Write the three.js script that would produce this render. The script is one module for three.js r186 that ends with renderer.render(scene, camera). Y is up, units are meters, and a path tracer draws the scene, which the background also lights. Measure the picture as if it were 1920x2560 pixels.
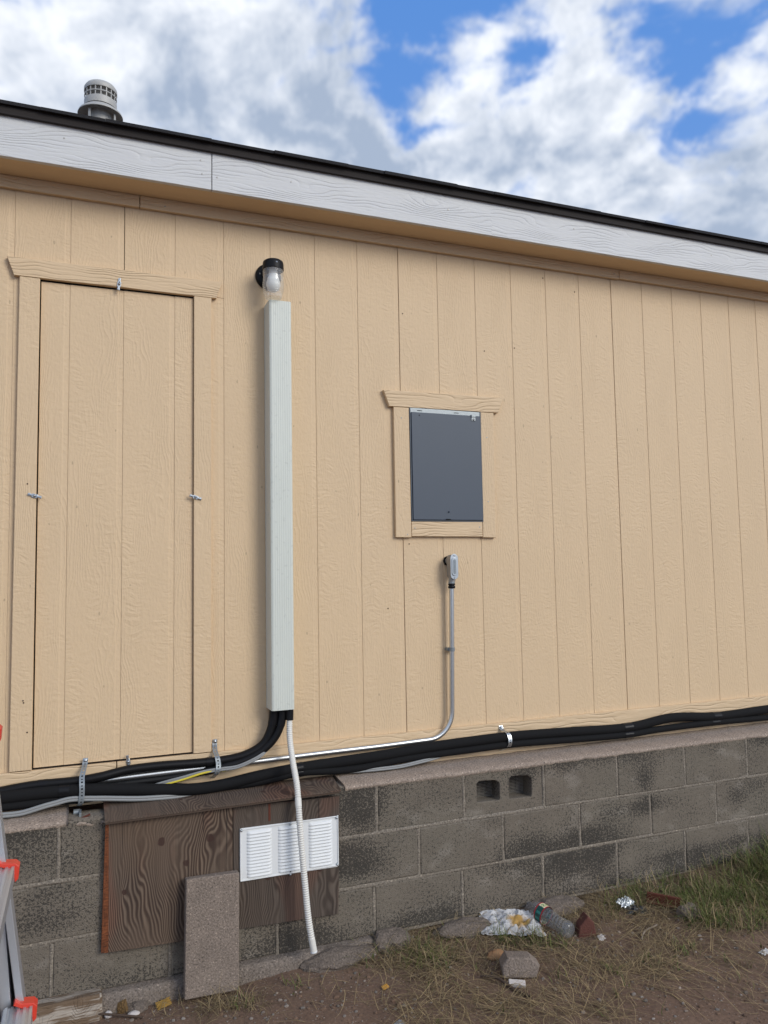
import * as THREE from 'three';
import { RoundedBoxGeometry } from 'three/addons/geometries/RoundedBoxGeometry.js';
import { mergeGeometries } from 'three/addons/utils/BufferGeometryUtils.js';

// ---------------------------------------------------------------- camera, sky, sun, exposure
const scene = new THREE.Scene();
const camera = new THREE.PerspectiveCamera(67.325, 0.75, 0.05, 400);
camera.position.set(-1.373, 1.6, 3.239);
camera.rotation.order = 'YXZ';
camera.rotation.set(0.0761, -0.3768, -0.0176);
scene.add(camera);
const renderer = new THREE.WebGLRenderer({ antialias: true });
renderer.toneMapping = THREE.LinearToneMapping;
renderer.toneMappingExposure = 1.25;
renderer.shadowMap.enabled = true;

const R = Math.PI / 180;
const SUN_AZ = 150 * R, SUN_EL = 27 * R;   // behind thin cloud, over the photographer's right shoulder
const SUN = new THREE.Vector3(Math.sin(SUN_AZ) * Math.cos(SUN_EL), Math.sin(SUN_EL), -Math.cos(SUN_AZ) * Math.cos(SUN_EL));
const sun = new THREE.DirectionalLight(new THREE.Color(1, 0.95, 0.86), 1.5);
sun.position.copy(SUN).multiplyScalar(20);
sun.castShadow = true; sun.shadow.radius = 50;
sun.shadow.mapSize.set(2048, 2048);
Object.assign(sun.shadow.camera, { left: -7, right: 7, top: 7, bottom: -7, near: 1, far: 50 });
scene.add(sun); scene.add(sun.target);

// ---------------------------------------------------------------- random numbers and noise
let seed = 12345;
const rnd = () => { seed = (seed + 0x6d2b79f5) | 0; let t = Math.imul(seed ^ (seed >>> 15), 1 | seed); t = (t + Math.imul(t ^ (t >>> 7), 61 | t)) ^ t; return ((t ^ (t >>> 14)) >>> 0) / 4294967296; };
const rr = (a, b) => a + (b - a) * rnd();
const PERM = new Uint8Array(512);
{ const p = [...Array(256).keys()]; for (let i = 255; i > 0; i--) { const j = Math.floor(rnd() * (i + 1)); [p[i], p[j]] = [p[j], p[i]]; } for (let i = 0; i < 512; i++) PERM[i] = p[i & 255]; }
const GX = new Float32Array(256), GY = new Float32Array(256);
for (let i = 0; i < 256; i++) { GX[i] = Math.cos(i / 256 * 6.2832); GY[i] = Math.sin(i / 256 * 6.2832); }
const fade = t => t * t * t * (t * (t * 6 - 15) + 10);
// gradient noise, about -1..1; px / py make it periodic
function n2(x, y, px = 256, py = 256) {
  let xi = Math.floor(x), yi = Math.floor(y); const fx = x - xi, fy = y - yi;
  const x0 = ((xi % px) + px) % px & 255, x1 = (((xi + 1) % px) + px) % px & 255, y0 = ((yi % py) + py) % py & 255, y1 = (((yi + 1) % py) + py) % py & 255;
  const a = PERM[PERM[x0] + y0], b = PERM[PERM[x1] + y0], c = PERM[PERM[x0] + y1], d = PERM[PERM[x1] + y1];
  const u = fade(fx), v = fade(fy);
  const A = GX[a] * fx + GY[a] * fy, B = GX[b] * (fx - 1) + GY[b] * fy, C = GX[c] * fx + GY[c] * (fy - 1), D = GX[d] * (fx - 1) + GY[d] * (fy - 1);
  return 1.5 * (A + (B - A) * u + (C - A) * v + (A - B - C + D) * u * v);
}
function fbm(x, y, o = 5, px = 256, py = 256, g = 0.5) { let s = 0, a = 1, t = 0; for (let i = 0; i < o; i++) { s += a * n2(x + i * 17.3 * (px === 256 ? 1 : 0), y, px, py); t += a; a *= g; x *= 2; y *= 2; px *= 2; py *= 2; if (px > 256) px = 256; if (py > 256) py = 256; } return s / t; }
const clamp = (v, a = 0, b = 1) => Math.min(b, Math.max(a, v));
const sst = (a, b, x) => { const t = clamp((x - a) / (b - a)); return t * t * (3 - 2 * t); };
const mix = (a, b, t) => a + (b - a) * t;
const hash = (i, j = 0) => PERM[(PERM[i & 255] + j) & 255] / 255;

// ---------------------------------------------------------------- sky: broken cloud over blue
{
  const W = 2048, H = 1024, data = new Float32Array(W * H * 4);
  // clear and covered areas, in degrees: azimuth from north to east, elevation, widths, weight
  const areas = [[24.2, 37.0, 3.0, 2.8, -0.50], [25.5, 41, 4, 3, -0.4], [22.8, 32.8, 2.2, 2.0, -0.5], [31.5, 37.5, 3.6, 1.6, -0.4], [34.5, 34.6, 2.2, 1.2, -0.32], [40.5, 35.4, 3, 1.3, -0.30], [44, 33.4, 3.2, 1.0, -0.20], [46.5, 28.8, 4.0, 1.3, -0.46], [32.3, 27.2, 1.2, 0.9, -0.24], [44, 41, 8, 3, -0.2], [39, 31.5, 5, 1.6, 0.2],
    [4, 33, 14, 8, 0.45], [15, 33, 5, 6, 0.30], [14, 28, 8, 5, 0.26], [30, 30.5, 7, 4.0, 0.34], [40, 25, 12, 4, 0.32], [29.5, 35, 3.0, 2.2, 0.34], [17, 37, 4, 4, 0.25], [36.5, 37.2, 3.0, 1.2, 0.30], [48, 36, 2.5, 2, 0.18]];
  for (let j = 0; j < H; j++) {
    const el = ((j + 0.5) / H - 0.5) * Math.PI, y = Math.sin(el), ce = Math.cos(el);
    for (let i = 0; i < W; i++) {
      const th = ((i + 0.5) / W - 0.5) * 2 * Math.PI, x = Math.cos(th) * ce, z = Math.sin(th) * ce, k = (j * W + i) * 4;
      const yy = Math.max(y, 0.0);
      const h = Math.pow(1 - yy, 3);
      let r = mix(0.075, 0.34, h), g = mix(0.215, 0.50, h), b = mix(0.56, 0.78, h);
      if (y > -0.05) {
        const q = 1 / (yy + 0.22), px = x * q, pz = z * q;
        const w1 = fbm(px * 1.6 + 3.1, pz * 1.6 - 7.7, 4), w2 = fbm(px * 1.6 - 11, pz * 1.6 + 5, 4);
        let d = fbm(px * 2.6 + w1 * 0.6 + 20, pz * 2.6 + w2 * 0.6, 8, 256, 256, 0.68) * 1.35 + 0.15;
        const az = Math.atan2(x, -z) / R + 3.2 * w2 + 1.5 * fbm(px * 7, pz * 7, 3), ed = el / R + 2.2 * w1 + 1.0 * fbm(px * 7 + 30, pz * 7, 3);
        let m = 0; for (const [a, e, wa, we, s] of areas) { const u = (az - a) / wa, v = (ed - e) / we, t = u * u + v * v; if (t < 12) m += s * Math.exp(-t); }
        d += m;
        const c = sst(-0.16, 0.32, d);
        // thick cloud is greyer, thin lit edges are white
        const lump = fbm(px * 4.2 + w2 * 0.8 + 40, pz * 4.2 + w1 * 0.8 + 9, 8, 256, 256, 0.68);
        const dark = clamp(0.36 + sst(0.15, 0.8, d) * 0.40 + lump * 1.6);
        const ca = Math.max(0, x * SUN.x + y * SUN.y + z * SUN.z), glow = 1 + 1.0 * Math.pow(ca, 8);
        const lr = mix(0.80, 0.32, dark) * glow, lg = mix(0.83, 0.39, dark) * glow, lb = mix(0.88, 0.51, dark) * glow;
        r = mix(r, lr, c); g = mix(g, lg, c); b = mix(b, lb, c);
      }
      data[k] = r; data[k + 1] = g; data[k + 2] = b; data[k + 3] = 1;
    }
  }
  const t = new THREE.DataTexture(data, W, H, THREE.RGBAFormat, THREE.FloatType);
  t.mapping = THREE.EquirectangularReflectionMapping; t.colorSpace = THREE.LinearSRGBColorSpace;
  t.magFilter = t.minFilter = THREE.LinearFilter; t.wrapS = THREE.RepeatWrapping; t.needsUpdate = true;
  scene.background = t; scene.environment = t;
  scene.backgroundIntensity = 1.0; scene.environmentIntensity = 1.0;
}

// ---------------------------------------------------------------- helpers
const toS = v => 255 * (v <= 0.0031308 ? 12.92 * v : 1.055 * Math.pow(Math.max(v, 0), 1 / 2.4) - 0.055);
function colourTex(w, h, f) {   // f(u, v) -> linear rgb
  const d = new Uint8Array(w * h * 4);
  for (let j = 0; j < h; j++) for (let i = 0; i < w; i++) { const c = f((i + .5) / w, (j + .5) / h), k = (j * w + i) * 4; d[k] = clamp(toS(c[0]), 0, 255); d[k + 1] = clamp(toS(c[1]), 0, 255); d[k + 2] = clamp(toS(c[2]), 0, 255); d[k + 3] = 255; }
  const t = new THREE.DataTexture(d, w, h); t.colorSpace = THREE.SRGBColorSpace; t.magFilter = THREE.LinearFilter; t.minFilter = THREE.LinearMipmapLinearFilter; t.wrapS = t.wrapT = THREE.RepeatWrapping; t.needsUpdate = true; return t;
}
function greyTex(w, h, f) {
  const d = new Uint8Array(w * h * 4);
  for (let j = 0; j < h; j++) for (let i = 0; i < w; i++) { const c = clamp(f((i + .5) / w, (j + .5) / h) * 255, 0, 255), k = (j * w + i) * 4; d[k] = d[k + 1] = d[k + 2] = c; d[k + 3] = 255; }
  const t = new THREE.DataTexture(d, w, h); t.magFilter = THREE.LinearFilter; t.minFilter = THREE.LinearMipmapLinearFilter; t.wrapS = t.wrapT = THREE.RepeatWrapping; t.needsUpdate = true; return t;
}
const rgb = (r, g, b) => new THREE.Color().setRGB(r, g, b);
const mat = (c, rough = 0.7, more = {}) => new THREE.MeshStandardMaterial({ color: Array.isArray(c) ? rgb(...c) : c, roughness: rough, ...more });
const dim = (c, rough) => new THREE.MeshPhysicalMaterial({ color: rgb(...c), roughness: rough, specularIntensity: 0.35 });
const used = {};
const numbered = n => { const k = used[n] = (used[n] ?? -1) + 1; return k ? n + '_' + String(k).padStart(3, '0') : n; };
function mesh(name, geo, m, parent) { const o = new THREE.Mesh(geo, m); o.name = name; o.castShadow = o.receiveShadow = true; parent.add(o); return o; }
function thing(name, label, category, pos = [0, 0, 0], group) { const o = new THREE.Group(); o.name = numbered(name); o.position.set(...pos); o.userData = { label, category }; if (group) o.userData.group = group; scene.add(o); return o; }
function single(name, geo, m, label, category, group) { const o = mesh(numbered(name), geo, m, scene); o.userData = { label, category }; if (group) o.userData.group = group; return o; }
function stuff(name, geo, m, label, category, parent = scene) { const o = mesh(parent === scene ? numbered(name) : name, geo, m, parent); o.userData = { kind: 'stuff', label }; if (parent === scene) o.userData.category = category; return o; }
const merge = l => mergeGeometries(l.map(g => { g = g.index ? g.toNonIndexed() : g; for (const a of Object.keys(g.attributes)) if (!['position', 'normal', 'uv', 'color'].includes(a)) g.deleteAttribute(a); return g; }));
// metres as uv, by the way each face points; su / sv metres per texture, ou / ov offset in metres; turn swaps
function uvm(geo, su = 1, sv = su, ou = 0, ov = 0, turn = false) {
  const g = geo.index ? geo.toNonIndexed() : geo; const p = g.attributes.position, uv = new Float32Array(p.count * 2), a = new THREE.Vector3(), b = new THREE.Vector3(), c = new THREE.Vector3();
  for (let i = 0; i < p.count; i += 3) {
    a.fromBufferAttribute(p, i); b.fromBufferAttribute(p, i + 1); c.fromBufferAttribute(p, i + 2);
    const n = b.clone().sub(a).cross(c.clone().sub(a)), x = Math.abs(n.x), y = Math.abs(n.y), z = Math.abs(n.z);
    [a, b, c].forEach((q, k) => { let s, t; if (z >= x && z >= y) { s = q.x; t = q.y; } else if (x >= y) { s = q.z; t = q.y; } else { s = q.x; t = q.z; } if (turn) [s, t] = [t, s]; uv[(i + k) * 2] = (s + ou) / su; uv[(i + k) * 2 + 1] = (t + ov) / sv; });
  }
  g.setAttribute('uv', new THREE.BufferAttribute(uv, 2)); return g;
}
const box = (x0, x1, y0, y1, z0, z1, r = 0, s = 2) => (r ? new RoundedBoxGeometry(x1 - x0, y1 - y0, z1 - z0, s, r) : new THREE.BoxGeometry(x1 - x0, y1 - y0, z1 - z0)).translate((x0 + x1) / 2, (y0 + y1) / 2, (z0 + z1) / 2);
function poly(pts, holes = []) { const s = new THREE.Shape(pts.map(q => new THREE.Vector2(...q))); for (const h of holes) s.holes.push(new THREE.Path(h.map(q => new THREE.Vector2(...q)))); return s; }
const slabOf = (pts, z0, z1, bev = 0.0015, holes) => new THREE.ExtrudeGeometry(poly(pts, holes), { depth: z1 - z0 - 2 * bev, bevelEnabled: bev > 0, bevelSize: bev, bevelThickness: bev, bevelOffset: -bev, bevelSegments: 2 }).translate(0, 0, z0 + bev);
const V = (x, y, z) => new THREE.Vector3(x, y, z);
const curve = (pts, t = 0.5) => new THREE.CatmullRomCurve3(pts.map(q => V(...q)), false, 'centripetal', t);
const tube = (pts, r, n = 80, m = 14) => new THREE.TubeGeometry(Array.isArray(pts) ? curve(pts) : pts, n, r, m, false);
function ribTube(c, rf, n, m) {   // tube with a radius that changes along it
  const f = c.computeFrenetFrames(n, false), P = [], N = [], I = [];
  for (let i = 0; i <= n; i++) { const t = i / n, q = c.getPointAt(t), r = rf(t); for (let j = 0; j <= m; j++) { const a = j / m * 2 * Math.PI, v = f.normals[i].clone().multiplyScalar(Math.cos(a)).addScaledVector(f.binormals[i], Math.sin(a)); P.push(q.x + v.x * r, q.y + v.y * r, q.z + v.z * r); } }
  for (let i = 0; i < n; i++) for (let j = 0; j < m; j++) { const a = i * (m + 1) + j, b = a + m + 1; I.push(a, b, a + 1, b, b + 1, a + 1); }
  const g = new THREE.BufferGeometry(); g.setAttribute('position', new THREE.Float32BufferAttribute(P, 3)); g.setAttribute('uv', new THREE.Float32BufferAttribute(new Float32Array(P.length / 3 * 2), 2)); g.setIndex(I); g.computeVertexNormals(); return g;
}
const lathe = (pts, n = 32) => new THREE.LatheGeometry(pts.map(q => new THREE.Vector2(...q)), n);
function rough(geo, amp, freq, s = 0) {   // knock the vertices of a lump about
  const p = geo.attributes.position; for (let i = 0; i < p.count; i++) { const x = p.getX(i), y = p.getY(i), z = p.getZ(i); p.setXYZ(i, x + amp * n2(y * freq + s, z * freq + 3.3), y + amp * n2(z * freq + s + 9, x * freq), z + amp * n2(x * freq + s + 21, y * freq + 7)); } geo.computeVertexNormals(); return geo;
}
function lump(r, sx, sy, sz, amp, freq, s, det = 3) { let g = new THREE.IcosahedronGeometry(1, det); const p = g.attributes.position; for (let i = 0; i < p.count; i++) { const x = p.getX(i), y = p.getY(i), z = p.getZ(i), k = 1 + amp * n2(x * freq + s, y * freq + z * 1.7) + amp * 0.5 * n2(z * freq * 2 + s, x * freq * 2 + y); p.setXYZ(i, x * r * sx * k, y * r * sy * k, z * r * sz * k); } g.computeVertexNormals(); return g; }

// ---------------------------------------------------------------- textures
// embossed wood grain of the siding: 1.22 m x 2.44 m
const grain = (x, y, s) => {   // wavy growth rings running along y, as narrow creases about 15 mm apart
  const w = x * 84 + 4.8 * fbm(x * 5 + s, y * 1.3, 3) + 1.8 * n2(x * 14 + s, y * 4) + 0.5 * n2(x * 40, y * 16), f = w - Math.floor(w);
  return Math.pow(Math.abs(f * 2 - 1), 3);
};
const sidingBump = greyTex(1024, 2048, (u, v) => {
  const x = u * 1.22, y = v * 2.44;
  const mg = sst(-0.25, 0.4, n2(x * 9 + 3, y * 1.6 + 1) + 0.4 * n2(x * 30, y * 6)), mc = 0.25 + 0.75 * sst(-0.3, 0.4, n2(x * 8 + 31, y * 2.4 + 11) + 0.5 * n2(x * 25, y * 9));
  const chat = fbm(x * 24 + 5, y * 78 + 1.6 * n2(x * 14, y * 9), 3), fine = fbm(x * 110, y * 60, 3);
  return 0.5 - 0.34 * mg * (grain(x, y, 0) - 0.25) + 0.46 * mc * (1 - 0.6 * mg) * chat + 0.20 * fine + 0.12 * fbm(x * 45, y * 14, 2);
});
// long boards: 2.4 m x 0.2 m with open grain
const boardBump = greyTex(2048, 192, (u, v) => {
  const x = u * 2.4, y = v * 0.2;
  const knots = [[0.35, 0.09], [0.95, 0.12], [1.5, 0.07], [2.1, 0.11]]; let bend = 0;
  for (const [kx, ky] of knots) { const dx = (x - kx) / 0.15, dy = (y - ky) / 0.04; bend += 3.0 * Math.exp(-dx * dx - dy * dy) * (1 + 0.3 * n2(x * 8, y * 8)); }
  const w = y * 62 + bend + 2.0 * fbm(x * 2.4, y * 6, 3) + 0.5 * n2(x * 9, y * 24), f = w - Math.floor(w);
  return 0.55 - 0.55 * (Math.pow(Math.abs(f * 2 - 1), 4) - 0.2) * sst(-0.5, 0.1, n2(x * 3 + 7, y * 18)) + 0.16 * fbm(x * 16, y * 120, 3);
});
const paintTex = colourTex(1024, 1024, (u, v) => { const a = 1 + 0.035 * fbm(u * 6, v * 6, 4, 6, 6) + 0.02 * fbm(u * 90, v * 90, 2, 90, 90); const k = n2(u * 70, v * 70, 70, 70) > 0.86 ? 0.72 : 1; return [0.645 * a * k, 0.474 * a * k, 0.290 * a * k]; });
const whiteTex = colourTex(1024, 256, (u, v) => { const a = 1 + 0.03 * fbm(u * 10, v * 4, 4, 10, 4); return [0.60 * a, 0.60 * a, 0.59 * a]; });
// block wall, 4.2 m x 0.65 m from x -1.9, y 0.1: mould speckle along the tops of the courses
const WX0 = -1.95, WXW = 4.4, WY0 = 0.10, WYH = 0.64;
const patches = []; for (let i = 0; i < 40; i++) patches.push([rr(WX0, WX0 + WXW), rr(WY0, WY0 + WYH), rr(0.05, 0.2), rr(0.03, 0.09), rr(0.15, 0.5)]);
const blockTex = colourTex(2048, 320, (u, v) => {
  const x = WX0 + u * WXW, y = WY0 + v * WYH;
  let m = 0.34 * Math.exp(-Math.pow((0.715 - y) / 0.05, 2)) * (0.6 + 0.6 * n2(x * 3, 4.4)) + 0.20 * Math.exp(-Math.pow((0.12 - y) / 0.05, 2));
  for (const [px, py, wx, wy, s] of patches) { const a = (x - px) / wx, b = (y - py) / wy, t = a * a + b * b; if (t < 9) m += s * Math.exp(-t); }
  m = Math.min(m, 0.46 + 0.08 * n2(x * 20, y * 20)); const sp = n2(x * 210, y * 210) * 0.65 + n2(x * 100 + 7, y * 100) * 0.45;
  const spot = sst(0.42, 0.05, sp + 0.62 - 1.35 * m - 0.18 * n2(x * 9, y * 9));
  const base = 1 + 0.16 * fbm(x * 5, y * 7, 4) + 0.16 * fbm(x * 70, y * 70, 3), pink = 0.5 + 0.5 * n2(x * 2.3, y * 3.1);
  const light = 0.06 * sst(0.1, 0.6, fbm(x * 6 + 40, y * 10, 4));
  const c = [0.158 * base + light + 0.008 * pink, 0.136 * base + light * 0.92, 0.104 * base + light * 0.82];
  return c.map((q, i) => mix(q, [0.026, 0.023, 0.019][i], spot * 0.84));
});
const gritBump = greyTex(512, 512, (u, v) => 0.5 + 0.35 * fbm(u * 64, v * 64, 3, 64, 64) - 0.4 * sst(0.45, 0.8, n2(u * 48, v * 48, 48, 48)) + 0.2 * fbm(u * 9, v * 9, 3, 9, 9));
const concreteTex = (c, k, w = 512) => colourTex(w, w, (u, v) => { const a = 1 + 0.22 * fbm(u * 5 + k, v * 5, 4) + 0.30 * n2(u * 110, v * 110 + k) + 0.30 * n2(u * 60, v * 60); const g = n2(u * 52 + k, v * 52) > 0.55 ? 1.55 : 1, d = n2(u * 64 + 9, v * 64 + k) > 0.55 ? 0.5 : 1; return c.map(q => q * a * g * d); });
const capTex = concreteTex([0.285, 0.225, 0.178], 0), slabTex = concreteTex([0.20, 0.158, 0.126], 5), mortarTex = concreteTex([0.20, 0.170, 0.134], 9, 1024), footTex = concreteTex([0.17, 0.138, 0.112], 3);
// rotary-cut plywood: rings drawn out along y round a few knots
function plyTexture(w, h, wm, hm, knots, dark, light, s) {
  return colourTex(w, h, (u, v) => {
    const x = u * wm, y = v * hm; let f = x * 85 + 10 * fbm(x * 3.4 + s, y * 1.6, 3) + 1.8 * n2(x * 10 + s, y * 5) + 0.7 * n2(x * 30, y * 12); let kd = 0;
    for (const [kx, ky, kr] of knots) { const dx = (x - kx), dy = (y - ky) * 0.42, d = Math.sqrt(dx * dx + dy * dy) / kr; f += 3.4 * Math.exp(-d * 0.55) * Math.sign(dx || 1) * 0 + 5.5 * Math.exp(-d * 0.45); const q = Math.hypot(dx, (y - ky) * 0.9) / (kr * 0.27 * (1 + 0.3 * n2(x * 60, y * 60))); kd = Math.max(kd, sst(1.15, 0.8, q)); }
    const fr = f - Math.floor(f), ring = sst(0.12, 0.5, fr) * sst(1, 0.72, fr);
    const streak = 0.5 + 0.5 * fbm(x * 120, y * 3, 3), grey = 0.5 + 0.5 * fbm(x * 4 + s, y * 3, 3);
    const soft = 0.35 + 0.6 * sst(-0.3, 0.4, n2(x * 5 + s, y * 3.3 + 2)), rd = sst(0.1, 0.55, n2(x * 9 + s + 5, y * 3));
    let c = dark.map((q, i) => mix(q, light[i], 1 - ring * soft - (1 - soft) * 0.35) * (0.62 + 0.7 * streak) * [1 + 0.25 * rd, 1 - 0.12 * rd, 1 - 0.25 * rd][i]);
    const gr = 0.12 + 0.32 * grey, L = (c[0] + c[1] + c[2]) / 3; c = [mix(c[0], L * 1.08, gr), mix(c[1], L, gr), mix(c[2], L * 0.93, gr)];
    if (n2(x * 90 + s, y * 1.1) > 0.83) c = c.map(q => q * 0.4);
    return c.map((q, i) => mix(q, [0.04, 0.016, 0.01][i], kd * 0.85));
  });
}
const plyA = plyTexture(768, 768, 0.48, 0.46, [[0.19, 0.36, 0.05], [0.37, 0.35, 0.05], [0.28, 0.27, 0.04], [0.06, 0.2, 0.03]], [0.050, 0.023, 0.011], [0.165, 0.104, 0.060], 1.7);
const plyB = plyTexture(768, 768, 0.48, 0.46, [[0.15, 0.19, 0.045], [0.36, 0.19, 0.05]], [0.050, 0.031, 0.020], [0.112, 0.080, 0.056], 8.2);
const plyC = plyTexture(1024, 256, 0.95, 0.24, [[0.3, 0.1, 0.03], [0.62, 0.12, 0.04], [0.8, 0.06, 0.02]], [0.055, 0.030, 0.018], [0.135, 0.090, 0.058], 4.4);
const groundTex = colourTex(1024, 1024, (u, v) => {
  const a = fbm(u * 5, v * 5, 5, 5, 5), f = fbm(u * 110, v * 110, 3, 110, 110), st = n2(u * 150, v * 150, 150, 150);
  let c = [0.146 + 0.04 * a, 0.090 + 0.028 * a, 0.059 + 0.02 * a].map(q => q * (1 + 0.4 * f));
  if (st > 0.62) c = [0.25, 0.19, 0.145]; else if (st < -0.72) c = [0.04, 0.027, 0.02];
  return c;
});
const groundBump = greyTex(1024, 1024, (u, v) => 0.5 + 0.3 * fbm(u * 40, v * 40, 5, 40, 40) + 0.3 * sst(0.5, 0.8, n2(u * 150, v * 150, 150, 150)));
const timberTex = colourTex(512, 256, (u, v) => { const p = sst(-0.12, 0.22, fbm(u * 3, v * 5, 4) + 0.25 * n2(u * 5, v * 40) ), g = 1 + 0.35 * fbm(u * 8, v * 70, 3); return [mix(0.135, 0.34, p) * g, mix(0.088, 0.29, p) * g, mix(0.052, 0.235, p) * g]; });
const edgeTex = colourTex(64, 512, (u, v) => { const a = 0.65 + 0.55 * fbm(u * 3, v * 90, 3) + 0.3 * fbm(u * 4 + 5, v * 9, 3); return [0.26 * a, 0.078 * a, 0.024 * a]; });
const coverTex = colourTex(256, 256, (u, v) => { const a = 1 + 0.03 * fbm(u * 3, v * 3, 4, 3, 3) + 0.04 * fbm(u * 60, v * 60, 2, 60, 60); return [0.056 * a, 0.073 * a, 0.098 * a]; });
const ductTex = colourTex(256, 512, (u, v) => { const a = 1 + 0.035 * fbm(u * 14, v * 3, 4, 14, 3) + 0.02 * fbm(u * 80, v * 20, 2, 80, 20) - 0.10 * sst(0.45, 0.7, n2(u * 60, v * 60, 60, 60)); return [0.61 * a, 0.63 * a, 0.56 * a]; });
const metalRough = greyTex(256, 256, (u, v) => 0.42 + 0.22 * fbm(u * 12, v * 12, 4, 12, 12));

// ---------------------------------------------------------------- materials
const M = {
  siding: mat(0xffffff, 0.62, { map: paintTex, bumpMap: sidingBump, bumpScale: 0.0025 }),
  board: mat(0xffffff, 0.62, { map: paintTex, bumpMap: boardBump, bumpScale: 0.0045 }),
  plain: mat(0xffffff, 0.6, { map: paintTex }),
  fascia: mat(0xffffff, 0.6, { map: whiteTex, bumpMap: boardBump, bumpScale: 0.0032 }),
  subfascia: mat([0.42, 0.38, 0.33], 0.75),
  sheathing: mat([0.07, 0.045, 0.03], 0.9),
  drip: mat([0.018, 0.013, 0.011], 0.85),
  shingle: mat([0.028, 0.028, 0.03], 0.95, { bumpMap: gritBump, bumpScale: 0.002 }),
  block: mat(0xffffff, 0.95, { map: blockTex, bumpMap: null }),
  mortar: mat(0xffffff, 0.95, { map: mortarTex, bumpMap: gritBump, bumpScale: 0.003 }),
  cap: mat(0xffffff, 0.95, { map: capTex, bumpMap: gritBump, bumpScale: 0.002 }),
  slab: mat(0xffffff, 0.95, { map: slabTex, bumpMap: gritBump, bumpScale: 0.002 }),
  foot: mat(0xffffff, 0.95, { map: footTex, bumpMap: gritBump, bumpScale: 0.004 }),
  galv: mat([0.25, 0.275, 0.285], 0.8, { metalness: 0.35, roughnessMap: metalRough }),
  zinc: mat([0.46, 0.49, 0.51], 0.32, { metalness: 0.95 }),
  conduit: mat([0.58, 0.59, 0.58], 0.34, { metalness: 0.95 }),
  cast: mat([0.36, 0.35, 0.33], 0.55, { metalness: 0.7 }),
  ventGrey: mat([0.42, 0.41, 0.38], 0.55, { metalness: 0.1 }),
  black: dim([0.010, 0.010, 0.011], 0.45),
  foam: dim([0.009, 0.009, 0.0095], 0.85),
  gloss: dim([0.007, 0.007, 0.0075], 0.42),
  tape: dim([0.009, 0.009, 0.010], 0.3),
  duct: mat(0xffffff, 0.45, { map: ductTex }),
  white: mat([0.72, 0.73, 0.72], 0.45),
  drain: mat([0.70, 0.68, 0.62], 0.5),
  grey: mat([0.24, 0.245, 0.24], 0.5), yellow: mat([0.62, 0.50, 0.04], 0.5),
  cover: mat(0xffffff, 0.5, { map: coverTex }),
  dark: mat([0.01, 0.009, 0.008], 0.9),
  rust: mat([0.10, 0.025, 0.012], 0.85), brick: mat([0.11, 0.038, 0.026], 0.9, { bumpMap: gritBump, bumpScale: 0.003 }),
  rawEdge: mat(0xffffff, 0.85, { map: edgeTex, bumpMap: gritBump, bumpScale: 0.003 }),
  stone: mat([0.8, 0.78, 0.76], 0.95, { map: footTex, bumpMap: gritBump, bumpScale: 0.003 }),
  tan: mat([0.28, 0.15, 0.07], 0.9), white2: mat([0.55, 0.50, 0.46], 0.9),
  red: mat([0.62, 0.045, 0.022], 0.45),
  alu: mat([0.55, 0.56, 0.57], 0.4, { metalness: 0.75 }),
  glass: new THREE.MeshPhysicalMaterial({ color: rgb(0.98, 0.98, 0.96), roughness: 0.06, transmission: 0.8, thickness: 0, ior: 1.5, side: THREE.DoubleSide }),
};
M.block.bumpMap = gritBump.clone(); M.block.bumpMap.repeat.set(WXW / 0.25, WYH / 0.25); M.block.bumpMap.needsUpdate = true; M.block.bumpScale = 0.004;

// ================================================================ the house wall
const G = 0.2032, X0 = -2.44, X1 = 3.25, YT = 3.118, YB = 0.874;   // grooves every 8 inches; frieze and skirt edges
const wall = thing('house_wall', 'tan painted house wall of vertical grooved wood siding above the block foundation', 'wall');
// one board of siding between two grooves; profile in x, z: sharp edge left, soft bevel to a flat groove at right
function plankGeo(xa, xb, y0, y1, z, joint, open) {
  const s = joint ? 0.0019 : 0;
  const pr = open ? [[xa + s, z - 0.012], [xa + s, z], [xb, z], [xb, z - 0.012]]
    : [[xa + s, z - 0.014], [xa + s, z - 0.0012], [xa + s + 0.001, z], [xb - 0.023, z], [xb - 0.0185, z - 0.0012], [xb - 0.0005, z - 0.0022], [xb, z - 0.014]];
  const P = [], q = (a, b, ya, yb) => P.push(a[0], ya, a[1], b[0], yb, b[1], b[0], ya, b[1], a[0], ya, a[1], a[0], yb, a[1], b[0], yb, b[1]);
  for (let i = 0; i < pr.length - 1; i++) q(pr[i], pr[i + 1], y0, y1);
  for (const [yy, f] of [[y0, 1], [y1, 0]]) for (let i = 1; i < pr.length - 1; i++) { const t = [pr[0], pr[i], pr[i + 1]]; if (f) t.reverse(); for (const c of t) P.push(c[0], yy, c[1]); }
  const g = new THREE.BufferGeometry(); g.setAttribute('position', new THREE.Float32BufferAttribute(P, 3)); g.computeVertexNormals(); return g;
}
let pk = 0;
function plank(parent, i, y0, y1, z = 0, xa = i * G, xb = (i + 1) * G, open = false) {
  const joint = ((i % 6) + 6) % 6 === 0 && xa === i * G && z === 0, k = pk++;
  const g = uvm(plankGeo(xa, xb, y0, y1, z, joint, open), 1.22, 2.44, 0.02 + hash(k, 3) * 0.97 - xa, 0.05 - y0 + hash(k, 5) * (2.38 - (y1 - y0)) * 0.9);
  return mesh('plank', g, M.siding, parent);
}
const DX0 = -1.531, DX1 = -0.942, DY1 = 2.766;
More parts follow.
